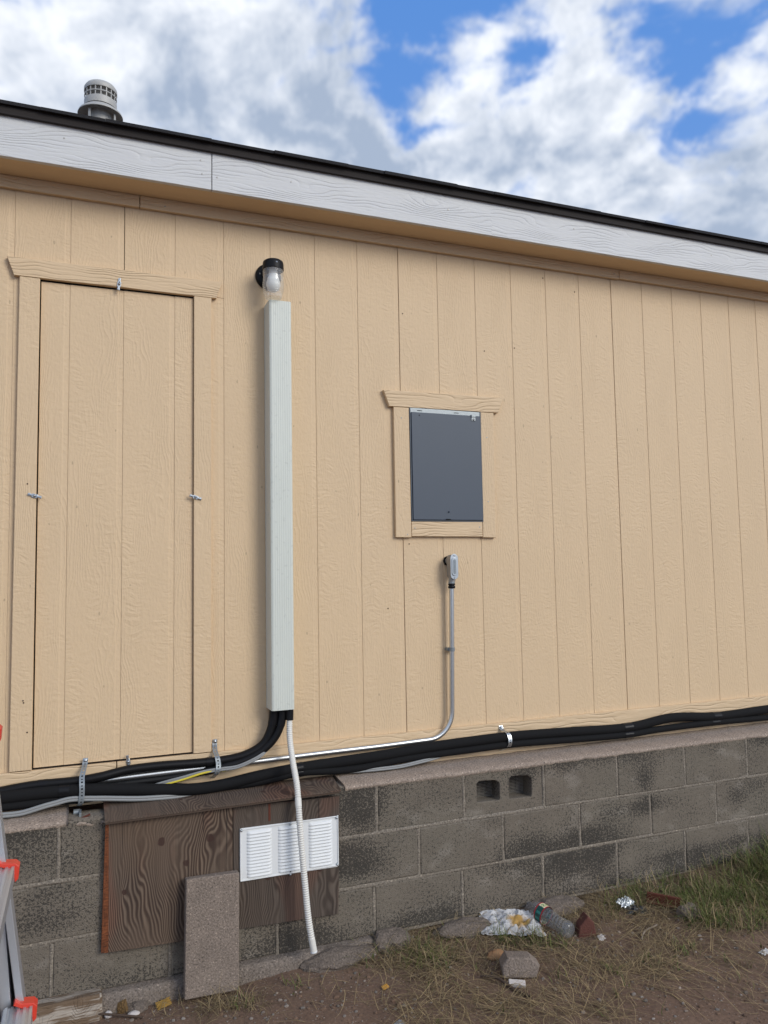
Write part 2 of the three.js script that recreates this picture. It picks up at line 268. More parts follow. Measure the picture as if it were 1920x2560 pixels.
for (let i = Math.round(X0 / G); i < Math.round(X1 / G); i++) {
  const a = i * G, b = a + G;
  if (b <= DX0 || a >= DX1) plank(wall, i, YB - 0.02, YT + 0.02);
  else {
    plank(wall, i, DY1 + 0.012, YT + 0.02);
    if (a < DX0) plank(wall, i, YB - 0.02, DY1 + 0.010, 0, a, DX0 - 0.002, true);
    if (b > DX1) plank(wall, i, YB - 0.02, DY1 + 0.010, 0, DX1 + 0.002, b);
  }
}
mesh('sheathing', box(X0, X1, 0.72, 3.26, -0.09, -0.0165), M.sheathing, wall);
// frieze boards under the soffit, skirt boards along the foot
for (const [a, b, y] of [[X0, -1.162, 3.116], [-1.159, 1.262, 3.1155], [1.265, X1, 3.119]]) mesh('frieze_board', uvm(box(a, b, y, 3.1655, 0.001, 0.02, 0.002), 2.4, 0.2, 3 + a, 0.02), M.board, wall);
for (const [a, b] of [[X0, -1.2335], [-1.230, X1]]) { const o = mesh('skirt_board', uvm(box(a, b, 0.729, 0.877, 0.001, 0.018, 0.002), 2.4, 0.2, 3.3 + a, -0.7), M.board, wall); }
for (const [x, y] of [[-1.06, 3.135], [-0.3, 3.14], [1.23, 3.14], [1.255, 3.128]]) mesh('nail', new THREE.CylinderGeometry(0.003, 0.003, 0.002, 8).rotateX(Math.PI / 2).translate(x, y, 0.0205), M.cast, wall);
for (const [x, y] of [[0.02, 2.80], [0.03, 1.72], [0.07, 2.12], [0.62, 2.69], [-0.08, 1.43], [0.99, 3.02], [0.80, 3.07], [0.45, 2.66]]) mesh('nail_hole', new THREE.CylinderGeometry(0.003, 0.003, 0.002, 7).rotateX(Math.PI / 2).translate(x, y, 0.0006), M.sheathing, wall);

// ---------------------------------------------------------------- roof edge
const roof = thing('house_roof', 'low roof edge with white fascia boards, dark drip edge and black shingles', 'roof', [0, 0, 0]);
for (const [a, b, o] of [[X0 - 0.1, -0.8915, 0.1], [-0.8885, X1, 1.1]]) mesh('fascia_board', uvm(box(a, b, 3.1635, 3.332, 0.15, 0.17, 0.002), 2.4, 0.2, o - a, -3.15), M.fascia, roof);
for (const [x, y] of [[-0.936, 3.280], [-0.930, 3.224], [-0.869, 3.220], [-1.449, 3.273], [-0.557, 3.256], [0.186, 3.254], [0.876, 3.267], [1.753, 3.253]]) mesh('nail', new THREE.CylinderGeometry(0.0035, 0.0035, 0.002, 8).rotateX(Math.PI / 2).translate(x, y, 0.1705), M.cast, roof);
mesh('soffit', box(X0 - 0.1, X1, 3.166, 3.18, 0.0, 0.1495), M.plain, roof);
mesh('drip_edge', merge([box(X0 - 0.1, X1, 3.324, 3.358, 0.1715, 0.179, 0.002), box(X0 - 0.1, X1, 3.3575, 3.361, 0.1, 0.180), box(X0 - 0.1, X1, 3.318, 3.3245, 0.1725, 0.186, 0.002)]), M.drip, roof);
mesh('deck', new THREE.BoxGeometry(X1 - X0 + 0.1, 0.03, 4.2).translate(0, 0, -2.1).rotateX(14.04 * R).translate((X0 + X1) / 2 - 0.05, 3.345, 0.165), M.sheathing, roof);
for (let row = 0; row < 5; row++) for (let k = 0, x = X0 - 0.12 + (row % 2) * 0.11; x < X1; k++) {
  const w = rr(0.16, 0.36), y = rr(0, 0.003), zo = rr(-0.006, 0.004);
  mesh('shingle', new THREE.BoxGeometry(w - 0.0008, row ? 0.006 : 0.010 + y, 0.16).translate(x + w / 2, 0.0075 + y * 0.5 + (row ? 0.008 : 0), -0.08 + 0.03 + zo - row * 0.13).rotateX(14.04 * R).translate(0, 3.358, 0.168), M.shingle, roof);
  x += w;
}
// gable ends and back so that no light comes through the house
mesh('gable', merge([box(X0 - 0.02, X0 + 0.04, 0, 3.28, -4, -0.1), box(X1 - 0.04, X1 + 0.02, 0, 3.28, -4, -0.1), box(X0, X1, 0, 4.1, -4.05, -3.98)]), M.plain, wall);

// ---------------------------------------------------------------- flue cap on the roof
{
  const v = thing('roof_vent', 'round grey metal flue cap with slotted cage and wide collar on the roof', 'vent cap', [-1.306, 3.50, -0.6]);
  const m = M.ventGrey, y0 = 0.362;
  mesh('pipe', lathe([[0.052, 0], [0.052, 0.30], [0.06, 0.36]]), m, v);
  mesh('flashing', lathe([[0.14, 0.0], [0.07, 0.16], [0.056, 0.24]]), m, v);
  mesh('storm_collar', lathe([[0.060, 0.366], [0.078, 0.364], [0.101, 0.344], [0.105, 0.334], [0.102, 0.332], [0.098, 0.340], [0.07, 0.352], [0.055, 0.345]], 40), m, v);
  for (let k = 0; k < 4; k++) mesh('collar_bracket', new THREE.BoxGeometry(0.012, 0.09, 0.003).translate(0, 0.295, 0.082).rotateY(k * Math.PI / 2 + 0.9), m, v);
  mesh('neck', lathe([[0.066, 0.355], [0.067, 0.378]]), m, v);
  mesh('lower_ring', lathe([[0.072, 0.372], [0.0755, 0.370], [0.0755, 0.404], [0.071, 0.406]]), m, v);
  mesh('core', lathe([[0.052, 0.38], [0.052, 0.420], [0.045, 0.422], [0.0, 0.422]]), m, v);
  mesh('core_liner', lathe([[0.04, 0.42], [0.04, 0.452]]), m, v);
  for (let k = 0; k < 18; k++) mesh('cage_bar', new THREE.BoxGeometry(0.005, 0.054, 0.003).translate(0, 0.427, 0.0725).rotateY(k / 18 * 2 * Math.PI), m, v);
  mesh('cage_ring', lathe([[0.071, 0.424], [0.0755, 0.424], [0.0755, 0.429], [0.071, 0.429]]), m, v);
  mesh('dome', lathe([[0.072, 0.449], [0.0765, 0.449], [0.0765, 0.468], [0.068, 0.481], [0.05, 0.488], [0.02, 0.491], [0, 0.492]]), m, v);
  mesh('baffle', lathe([[0.064, 0.4525], [0.050, 0.434], [0.0001, 0.430]]), m, v);
  mesh('dome_underside', lathe([[0.072, 0.453], [0, 0.453]]), m, v);
}

// ---------------------------------------------------------------- access door cut from the siding, with casing
function turnButton(parent, x, y, z, ang) {
  const g = new THREE.Group(); g.name = 'turn_button'; g.position.set(x, y, z); g.rotation.z = ang; parent.add(g);
  const lobe = [[-0.026, -0.005], [-0.024, 0.006], [-0.012, 0.005], [-0.008, 0.0075], [0.008, 0.0075], [0.012, 0.005], [0.024, 0.006], [0.026, -0.005], [0.012, -0.004], [0.008, -0.0075], [-0.008, -0.0075], [-0.012, -0.004]];
  mesh('wing', slabOf(lobe, 0, 0.004, 0.001), M.zinc, g);
  mesh('ridge', merge([box(-0.025, -0.008, -0.002, 0.003, 0.003, 0.008, 0.0015), box(0.008, 0.025, -0.003, 0.002, 0.003, 0.008, 0.0015)]), M.zinc, g);
  mesh('screw', lathe([[0.0001, 0.0105], [0.004, 0.009], [0.0062, 0.005], [0.0062, 0]], 14).rotateX(Math.PI / 2), M.zinc, g);
  return g;
}
{
  const d = thing('access_door', 'tall tan access door of grooved siding with casing boards and zinc turn buttons', 'door');
  for (let i = -8; i < -4; i++) { const a = Math.max(i * G, DX0 + 0.003), b = Math.min((i + 1) * G, DX1 - 0.0005); plank(d, i, 0.884, DY1 - 0.006, 0.003, a, b, b < (i + 1) * G - 0.001); }
  const bd = (pts, z, turn, o) => uvm(slabOf(pts, 0.001, z, 0.002), 2.4, 0.2, o, 0.05, turn);
  const head = mesh('head_casing', bd([[-1.624, 2.768], [-0.847, 2.766], [-0.823, 2.839], [-1.651, 2.841]], 0.022, false, 2.2), M.board, d);
  const c = (xa, xb, xc, xd, o) => uvm(slabOf([[xa, 0.880], [xb, 0.880], [xc, 2.7665], [xd, 2.7675]], 0.001, 0.019, 0.002), 1.22, 2.44, o + 1.7, -0.4);
  mesh('side_casing', c(-1.609, -1.534, -1.532, -1.605, 0.1), M.siding, d);
  mesh('side_casing', c(-0.940, -0.869, -0.868, -0.940, 0.3), M.siding, d);
  mesh('jamb', merge([box(DX0 - 0.002, DX0 + 0.006, 0.88, DY1, -0.0165, -0.008), box(DX0, DX1, 2.757, 2.768, -0.0165, -0.006)]), M.dark, d);
  turnButton(d, -1.239, 2.777, 0.0235, Math.PI / 2 - 0.1); turnButton(d, -1.538, 1.909, 0.020, -0.26); turnButton(d, -0.934, 1.915, 0.020, -0.3); turnButton(d, -1.189, 0.876, 0.020, 1.75);
  for (const [x, y] of [[-1.564, 1.955], [-1.564, 1.13], [-1.566, 1.138], [-1.55, 1.02]]) mesh('nail_hole', new THREE.CylinderGeometry(0.003, 0.003, 0.002, 7).rotateX(Math.PI / 2).translate(x, y, 0.0193), M.sheathing, d);
}

// ---------------------------------------------------------------- electrical panel with casing
{
  const e = thing('electrical_panel', 'flat blue grey electrical panel cover framed by tan casing boards', 'electrical panel');
  mesh('head_casing', uvm(slabOf([[-0.064, 2.351], [0.506, 2.353], [0.534, 2.430], [-0.092, 2.425]], 0.001, 0.022, 0.002), 2.4, 0.2, 1.2, -2.3), M.board, e);
  mesh('side_casing', uvm(slabOf([[-0.042, 1.750], [0.0345, 1.749], [0.0345, 2.350], [-0.042, 2.350]], 0.001, 0.019, 0.002), 1.22, 2.44, 0.4, -1.5), M.siding, e);
  mesh('side_casing', uvm(slabOf([[0.4055, 1.749], [0.475, 1.748], [0.481, 2.352], [0.4095, 2.352]], 0.001, 0.019, 0.002), 1.22, 2.44, 0.1, -1.2), M.siding, e);
  mesh('bottom_casing', uvm(slabOf([[0.0365, 1.754], [0.4035, 1.753], [0.4035, 1.823], [0.0365, 1.822]], 0.001, 0.019, 0.002), 2.4, 0.2, 0.5, -1.7), M.board, e);
  mesh('box_frame', merge([box(0.036, 0.0405, 1.8245, 2.349, 0.001, 0.022), box(0.403, 0.4075, 1.8245, 2.349, 0.001, 0.022), box(0.036, 0.4075, 1.8235, 1.828, 0.001, 0.021)]), M.cover, e);
  mesh('flange', box(0.0365, 0.408, 2.325, 2.3505, 0.002, 0.0205, 0.001), M.galv, e);
  mesh('cover', box(0.043, 0.4015, 1.830, 2.330, 0.008, 0.026, 0.002), M.cover, e);
  for (const x of [0.075, 0.265]) mesh('slot', box(x, x + 0.025, 2.3375, 2.3405, 0.0195, 0.0213), M.dark, e);
  mesh('knockout', new THREE.CylinderGeometry(0.003, 0.003, 0.002, 10).rotateX(Math.PI / 2).translate(0.083, 2.316, 0.0258), M.dark, e);
  const l = mesh('hasp', merge([box(0.354, 0.376, 2.305, 2.322, 0.026, 0.029, 0.001), box(0.353, 0.377, 2.322, 2.334, 0.0215, 0.032, 0.002)]), M.galv, e);
  mesh('screw', lathe([[0.0001, 0.004], [0.004, 0.0032], [0.005, 0]], 12).rotateX(Math.PI / 2).translate(0.365, 2.311, 0.029), M.cast, l);
  mesh('knob', lathe([[0.0001, 0.007], [0.003, 0.006], [0.0045, 0]], 12).rotateX(Math.PI / 2).translate(0.224, 1.868, 0.026), M.cover, e);
  mesh('pull', box(0.208, 0.232, 1.8315, 1.835, 0.0255, 0.030, 0.001), M.dark, e);
  for (const [x, y] of [[0.052, 1.792], [0.388, 1.798], [0.015, 1.763], [0.438, 1.92], [0.440, 2.23], [-0.004, 2.30]]) mesh('nail', new THREE.CylinderGeometry(0.0032, 0.0032, 0.0015, 8).rotateX(Math.PI / 2).translate(x, y, 0.0193), M.cast, e);
}

// ---------------------------------------------------------------- wall lamp
{
  const l = thing('wall_lamp', 'black jelly jar wall lamp with ribbed clear glass and white bulb', 'wall lamp', [-0.620, 2.893, 0]);
  mesh('base_plate', lathe([[0.0001, 0.024], [0.038, 0.024], [0.052, 0.018], [0.057, 0.008], [0.057, 0.0006], [0.0001, 0.0006]], 40).rotateX(Math.PI / 2), M.black, l);
  for (const x of [-0.04, 0.04]) mesh('screw', lathe([[0.0001, 0.004], [0.0035, 0.002], [0.004, 0]], 10).rotateX(Math.PI / 2).translate(x, 0.004, 0.0225), M.zinc, l);
  const cz = 0.098;
  mesh('arm', merge([box(-0.032, 0.032, -0.004, 0.028, 0.018, cz, 0.006)]), M.black, l);
  const cap = mesh('cap', lathe([[0.0001, 0.036], [0.034, 0.036], [0.0425, 0.030], [0.0445, 0.020], [0.0455, -0.006], [0.043, -0.006], [0.042, 0.004], [0.0001, 0.006]], 40).translate(0, 0, cz), M.black, l);
  mesh('screw', lathe([[0.0001, 0.003], [0.0035, 0.002], [0.004, 0]], 10).rotateX(Math.PI / 2).translate(0.005, 0.016, cz + 0.0435), M.zinc, cap);
  const pr = []; for (let k = 0; k <= 64; k++) { const t = k / 64, y = -0.002 - t * 0.122; let r = t < 0.72 ? 0.0425 + 0.002 * t : mix(0.044, 0.036, (t - 0.72) / 0.28); if (t < 0.26 || (t > 0.46 && t < 0.9)) r += 0.0020 * Math.sin(t * 95); pr.push([r, y]); }
  pr.push([0.034, -0.128], [0.030, -0.131], [0.026, -0.129], [0.0001, -0.130]);
  mesh('glass_jar', lathe(pr, 40).translate(0, 0, cz), M.glass, l);
  mesh('bulb', lathe([[0.0001, 0.004], [0.018, 0.004], [0.018, -0.028], [0.021, -0.034], [0.029, -0.058], [0.0295, -0.072], [0.024, -0.090], [0.012, -0.099], [0.0001, -0.101]], 32).translate(0, 0, cz), M.white, l);
}

// ---------------------------------------------------------------- white duct that covers the pipes
{
  const d = thing('pipe_duct', 'white square downspout duct running up the wall below the lamp', 'duct', [-0.590, 1.036, 0]);
  const H = 1.722, o = [], w = 0.0485, r = 0.011, z0 = 0.002, z1 = 0.100;
  const arc = (cx, cz, a0) => { for (let k = 0; k <= 4; k++) { const a = (a0 + k * 22.5) * R; o.push([cx + r * Math.cos(a), cz + r * Math.sin(a)]); } };
  o.push([-w, z0], [w, z0]); arc(w - r, z1 - r, 0);
  for (let k = 7; k >= 0; k--) { const x = -w + r + (k + 0.5) / 8 * 2 * (w - r); o.push([x + 0.0035, z1], [x + 0.0018, z1 - 0.0004], [x - 0.0018, z1 - 0.0004], [x - 0.0035, z1]); }
  arc(-w + r, z1 - r, 90);
  const inner = [[-w + 0.002, z0 + 0.002], [-w + 0.002, z1 - 0.0035], [w - 0.002, z1 - 0.0035], [w - 0.002, z0 + 0.002]];
  mesh('duct_body', new THREE.ExtrudeGeometry(poly(o.map(([x, z]) => [x, -z]), [inner.map(([x, z]) => [x, -z])]), { depth: H, bevelEnabled: false }).rotateX(-Math.PI / 2), M.duct, d);
  const eg = new THREE.ExtrudeGeometry(poly([[-w + 0.006, -0.012], [w - 0.006, -0.012], [w - 0.020, 0.020], [-w + 0.020, 0.020]]), { depth: 0.002, bevelEnabled: false }).rotateX(-0.9).translate(0, H - 0.004, 0.06);
  mesh('end_flap', merge([box(-w + 0.003, w - 0.003, H - 0.004, H - 0.001, 0.004, 0.095), eg]), M.duct, d);
  mesh('clip', box(w - 0.001, w + 0.003, 1.15, 1.185, 0.02, 0.04, 0.001), M.black, d);
}

// ---------------------------------------------------------------- conduit with elbow fitting
{
  const c = thing('metal_conduit', 'shiny galvanised conduit rising from the skirt board to a grey elbow fitting', 'conduit');
  const bend = []; for (let k = 0; k <= 10; k++) { const a = k / 10 * 84 * R; bend.push([0.093 + 0.118 * Math.cos(a), 0.958 - 0.118 * Math.sin(a), 0.035]); }
  const p1 = [[0.2215, 1.535, 0.04], [0.217, 1.25, 0.037], [0.2125, 1.02, 0.035], ...bend, [0.02, 0.838, 0.035], [-0.144, 0.8345, 0.035], [-0.382, 0.832, 0.035], [-0.731, 0.826, 0.034], [-1.1, 0.821, 0.032], [-1.62, 0.812, 0.032], [-2.3, 0.81, 0.032]];
  mesh('pipe', tube(p1, 0.0112, 260, 18), M.conduit, c);
  const strap = mesh('one_hole_strap', merge([new THREE.CylinderGeometry(0.0130, 0.0130, 0.018, 20).translate(0.2175, 1.235, 0.036), box(0.199, 0.236, 1.228, 1.242, 0.0005, 0.03, 0.001)]), M.galv, c);
  mesh('compression_nut', merge([lathe([[0.011, -0.005], [0.0165, -0.003], [0.0165, 0.006], [0.013, 0.009], [0.0165, 0.012], [0.0165, 0.017], [0.012, 0.019]], 20).translate(0.2218, 1.517, 0.04)]), M.black, c);
  mesh('threaded_collar', lathe([[0.013, 0.016], [0.0155, 0.018], [0.0155, 0.026], [0.0135, 0.028], [0.0145, 0.034], [0.0135, 0.038]], 20).translate(0.2218, 1.517, 0.04), M.galv, c);
  const oval = (w, h, n = 14) => { const o = []; for (let k = 0; k <= n; k++) { const a = k / n * Math.PI; o.push([w * Math.cos(a), h - w + w * Math.sin(a)]); } for (let k = 0; k <= n; k++) { const a = Math.PI + k / n * Math.PI; o.push([w * Math.cos(a), -h + w + w * Math.sin(a)]); } return o; };
  const at = (g, z) => g.translate(0.2240, 1.6125, z);
  const f = mesh('elbow_body', merge([at(slabOf(oval(0.0175, 0.056), 0.0, 0.042, 0.004), 0.022), new THREE.CylinderGeometry(0.0165, 0.0150, 0.024, 20).translate(0.2225, 1.556, 0.043), new THREE.CylinderGeometry(0.017, 0.017, 0.03, 20).rotateX(Math.PI / 2).translate(0.224, 1.640, 0.015)]), M.cast, c);
  mesh('lock_nut', new THREE.CylinderGeometry(0.0235, 0.0235, 0.008, 8).rotateX(Math.PI / 2).translate(0.223, 1.640, 0.0046), M.black, c);
  const cv = mesh('elbow_cover', merge([at(slabOf(oval(0.0195, 0.0585), 0, 0.003, 0.001), 0.0655), at(slabOf(oval(0.0135, 0.042), 0, 0.004, 0.0015), 0.068)]), M.zinc, c);
  mesh('gasket', at(slabOf(oval(0.0188, 0.0578), 0, 0.0024, 0.0005), 0.0632), M.black, c);
  mesh('raised_mark', at(merge([slabOf(oval(0.0065, 0.034), 0, 0.002, 0.0006), ...[-0.02, -0.012, -0.004, 0.004, 0.02].map((y, k) => box(-0.003, k % 2 ? 0.003 : 0.001, y - 0.002, y + 0.002, 0.0015, 0.003))]), 0.0715), M.galv, cv);
  for (const y of [0.0505, -0.0505]) mesh('screw', lathe([[0.0001, 0.003], [0.003, 0.002], [0.0035, 0]], 10).rotateX(Math.PI / 2).translate(0.224, 1.6125 + y, 0.0685), M.zinc, cv);
}

// ---------------------------------------------------------------- black lines, cables, straps
function tapeBand(parent, c, t0, t1, r, m = M.tape) { const pts = []; for (let k = 0; k <= 6; k++) { const q = c.getPointAt(mix(t0, t1, k / 6)); pts.push([q.x, q.y, q.z]); } return mesh('tape_band', tube(pts, r, 10, 18), m, parent); }
function atX(c, x) { let best = 0, bd = 9; for (let k = 0; k <= 400; k++) { const q = c.getPointAt(k / 400), d = Math.abs(q.x - x); if (d < bd) { bd = d; best = k / 400; } } return best; }
const hose = (name, label, pts, r, m, n = 240) => { const h = thing(name, label, 'hose', [0, 0, 0]), c = curve(pts); mesh('hose_body', tube(c, r, n, 18), m, h); return [h, c]; };
const [u1, cu1] = hose('refrigerant_hose', 'glossy black hose, uppermost of the bundle, curving down out of the white duct', [[-0.617, 1.10, 0.05], [-0.618, 1.03, 0.05], [-0.628, 0.965, 0.05], [-0.662, 0.900, 0.05], [-0.735, 0.862, 0.05], [-0.83, 0.848, 0.045], [-0.93, 0.847, 0.042], [-1.08, 0.851, 0.04], [-1.2, 0.848, 0.042], [-1.29, 0.836, 0.05], [-1.37, 0.830, 0.05], [-1.53, 0.829, 0.045], [-1.66, 0.818, 0.045], [-1.9, 0.80, 0.045], [-2.3, 0.80, 0.045]], 0.0175, M.gloss);
const [u2, cu2] = hose('refrigerant_hose', 'printed black hose on the inside of the bend below the duct', [[-0.585, 1.10, 0.055], [-0.584, 1.03, 0.058], [-0.594, 0.965, 0.06], [-0.625, 0.912, 0.06], [-0.68, 0.868, 0.06], [-0.75, 0.839, 0.058], [-0.84, 0.822, 0.05], [-0.92, 0.808, 0.03], [-1.02, 0.798, 0.026], [-1.17, 0.795, 0.026], [-1.3, 0.793, 0.024], [-1.6, 0.79, 0.022], [-2.3, 0.785, 0.022]], 0.0165, M.gloss);
const [w1, cw1] = hose('insulated_hose', 'thick foam covered black hose running the whole length of the wall', [[3.2, 0.81, 0.05], [2.6, 0.815, 0.05], [2.11, 0.813, 0.05], [1.745, 0.806, 0.05], [1.45, 0.824, 0.05], [1.184, 0.800, 0.05], [0.765, 0.812, 0.05], [0.489, 0.819, 0.052], [0.36, 0.818, 0.054], [0.10, 0.812, 0.055], [-0.149, 0.799, 0.056], [-0.347, 0.792, 0.056], [-0.515, 0.786, 0.058], [-0.683, 0.774, 0.062], [-0.84, 0.757, 0.068], [-0.94, 0.755, 0.072], [-1.075, 0.768, 0.072], [-1.184, 0.781, 0.068], [-1.34, 0.798, 0.068], [-1.453, 0.803, 0.066], [-1.634, 0.803, 0.066], [-1.9, 0.80, 0.066], [-2.4, 0.80, 0.066]], 0.0225, M.foam, 420);
const [w2, cw2] = hose('insulated_hose', 'thinner black insulated hose hanging just under the thick foam hose', [[3.2, 0.77, 0.05], [2.6, 0.77, 0.05], [2.108, 0.771, 0.052], [1.732, 0.778, 0.055], [1.334, 0.774, 0.055], [1.182, 0.768, 0.058], [0.873, 0.774, 0.058], [0.619, 0.783, 0.06], [0.497, 0.786, 0.06], [0.342, 0.784, 0.06], [0.10, 0.780, 0.06], [-0.067, 0.774, 0.062], [-0.23, 0.760, 0.062], [-0.347, 0.760, 0.062], [-0.515, 0.770, 0.064], [-0.64, 0.756, 0.062], [-0.80, 0.745, 0.052], [-0.94, 0.752, 0.04], [-1.1, 0.77, 0.038], [-1.25, 0.772, 0.045], [-1.339, 0.765, 0.058], [-1.452, 0.771, 0.066], [-1.526, 0.772, 0.068], [-1.634, 0.772, 0.068], [-1.9, 0.77, 0.068], [-2.4, 0.77, 0.068]], 0.0165, M.foam, 420);
{ // tape round the lines
  let t = atX(cu1, -1.49); tapeBand(u1, cu1, t - 0.009, t + 0.009, 0.0185);
  t = atX(cu1, -0.885); tapeBand(u1, cu1, t - 0.006, t + 0.006, 0.0186); t = atX(cu2, -0.885); tapeBand(u2, cu2, t - 0.007, t + 0.007, 0.0178);
  tapeBand(u1, cu1, 0.02, 0.068, 0.0190); tapeBand(u2, cu2, 0.02, 0.07, 0.0180);
  t = atX(cw1, -1.425); tapeBand(w1, cw1, t - 0.0032, t + 0.0032, 0.0236); t = atX(cw2, -1.425); tapeBand(w2, cw2, t - 0.0032, t + 0.0032, 0.0178);
  for (const x of [-0.528, 1.172, 1.735]) { t = atX(cw1, x); tapeBand(w1, cw1, t - 0.0045, t + 0.0045, 0.0234); t = atX(cw2, x); tapeBand(w2, cw2, t - 0.0045, t + 0.0045, 0.0176); }
}
const cable = (label, pts, r, m) => { const c = curve(pts); return single('electric_cable', merge([tube(c, r, 160, 10), tube(new THREE.CatmullRomCurve3(c.getPoints(60).map(q => V(q.x, q.y - r * 1.5, q.z + 0.0005))), r, 160, 10)]), m, label, 'cable'); };
cable('flat grey cable drooping below the black hoses at the left end of the wall', [[-2.3, 0.745, 0.085], [-1.8, 0.748, 0.092], [-1.632, 0.752, 0.092], [-1.561, 0.752, 0.092], [-1.488, 0.766, 0.091], [-1.448, 0.772, 0.088], [-1.400, 0.779, 0.086], [-1.302, 0.771, 0.088], [-1.145, 0.752, 0.09], [-1.03, 0.744, 0.082], [-0.92, 0.738, 0.06], [-0.8, 0.736, 0.03]], 0.0058, M.grey);
cable('pale grey cable sagging under the hoses above the pink mortar', [[-0.52, 0.766, 0.044], [-0.40, 0.757, 0.05], [-0.206, 0.752, 0.072], [-0.068, 0.752, 0.074], [0.015, 0.760, 0.074], [0.12, 0.770, 0.06], [0.2, 0.785, 0.033]], 0.0048, M.grey);
cable('grey cable twisting beside the yellow wire next to the strap', [[-1.14, 0.772, 0.045], [-1.06, 0.790, 0.052], [-0.987, 0.804, 0.062], [-0.90, 0.820, 0.070], [-0.836, 0.824, 0.074], [-0.778, 0.827, 0.078], [-0.719, 0.845, 0.080], [-0.672, 0.866, 0.074], [-0.64, 0.892, 0.052]], 0.0045, M.grey);
single('electric_cable', tube([[-1.14, 0.764, 0.05], [-1.05, 0.782, 0.057], [-0.987, 0.795, 0.066], [-0.92, 0.811, 0.072], [-0.88, 0.816, 0.072], [-0.82, 0.814, 0.071]], 0.0042, 60, 10), M.yellow, 'short yellow wire showing between the black hoses', 'cable');

// perforated strap: two rails with rungs between round holes
function strapGeo(pts, w = 0.019, pitch = 0.012) {
  const c = curve(pts), L = c.getLength(), n = Math.round(L / 0.003), list = [];
  const strip = (xa, xb, t0, t1) => { const m = Math.max(1, Math.round((t1 - t0) * n)), P = [], I = []; for (let k = 0; k <= m; k++) { const t = mix(t0, t1, k / m), q = c.getPointAt(t), tg = c.getTangentAt(t), nx = V(0, -tg.z, tg.y).normalize().multiplyScalar(0.0006); for (const [x, s] of [[xa, 1], [xb, 1], [xb, -1], [xa, -1]]) P.push(q.x + x, q.y + nx.y * s, q.z + nx.z * s); } for (let k = 0; k < m; k++) for (let j = 0; j < 4; j++) { const a = k * 4 + j, b = k * 4 + (j + 1) % 4; I.push(a, a + 4, b, b, a + 4, b + 4); } I.push(0, 1, 2, 0, 2, 3, m * 4, m * 4 + 2, m * 4 + 1, m * 4, m * 4 + 3, m * 4 + 2); const g = new THREE.BufferGeometry(); g.setAttribute('position', new THREE.Float32BufferAttribute(P, 3)); g.setAttribute('uv', new THREE.Float32BufferAttribute(new Float32Array(P.length / 3 * 2), 2)); g.setIndex(I); const h = g.toNonIndexed(); h.computeVertexNormals(); return h; };
  const hw = 0.0032; list.push(strip(-w / 2, -hw, 0, 1), strip(hw, w / 2, 0, 1));
  for (let s = 0, k = 0; s < L; s += pitch, k++) { const hole = k % 2 ? 0.0035 : 0.0058; list.push(strip(-hw, hw, s / L, Math.min(1, (s + pitch - hole) / L))); }
  return merge(list);
}
const bolt = (x, y, z, p) => mesh('screw', lathe([[0.0001, 0.006], [0.005, 0.0055], [0.0058, 0.002], [0.0085, 0.0018], [0.0085, 0]], 8).rotateX(Math.PI / 2).translate(x, y, z), M.zinc, p);
{
  const s1 = thing('perforated_strap', 'long perforated metal strap round the hoses left of the plywood hatch', 'strap', [0, 0, 0], 'perforated straps holding the hoses');
  mesh('strap', strapGeo([[-1.345, 0.905, 0.0195], [-1.347, 0.885, 0.026], [-1.352, 0.868, 0.055], [-1.357, 0.85, 0.074], [-1.357, 0.825, 0.092], [-1.357, 0.79, 0.096], [-1.360, 0.760, 0.094], [-1.366, 0.744, 0.07], [-1.368, 0.735, 0.03]]), M.galv, s1); bolt(-1.345, 0.896, 0.021, s1);
  const s2 = thing('perforated_strap', 'perforated metal strap over the hoses just left of the duct bend', 'strap', [0, 0, 0], 'perforated straps holding the hoses');
  mesh('strap', strapGeo([[-0.852, 0.925, 0.002], [-0.854, 0.905, 0.006], [-0.856, 0.885, 0.03], [-0.853, 0.866, 0.064], [-0.850, 0.840, 0.074], [-0.853, 0.820, 0.08], [-0.858, 0.805, 0.074], [-0.862, 0.790, 0.045], [-0.866, 0.776, 0.0195]]), M.galv, s2); bolt(-0.852, 0.917, 0.004, s2);
  const s3 = thing('perforated_strap', 'short bright metal strap clamping the hoses above the foundation vent', 'strap', [0, 0, 0], 'perforated straps holding the hoses');
  mesh('strap', strapGeo([[0.470, 0.866, 0.0195], [0.472, 0.850, 0.028], [0.480, 0.838, 0.07], [0.483, 0.815, 0.081], [0.480, 0.785, 0.08], [0.472, 0.765, 0.05], [0.468, 0.752, 0.0195]]), M.zinc, s3); bolt(0.470, 0.858, 0.023, s3);
  const k = thing('spring_clamp', 'small rusty metal clamp lying on broken mortar under the long strap', 'clamp', [-1.362, 0.708, 0.10]);
  mesh('clamp_body', merge([new THREE.CylinderGeometry(0.012, 0.012, 0.022, 14).rotateZ(Math.PI / 2).translate(-0.012, 0.012, -0.03), box(-0.004, 0.004, 0.0, 0.022, -0.03, 0.02, 0.001)]), M.galv, k);
  mesh('clamp_handle', merge([box(-0.03, 0.03, -0.003, 0.003, -0.004, 0.004, 0.001).rotateZ(0.35).translate(0.006, 0.006, 0.03)]), M.rust, k);
}

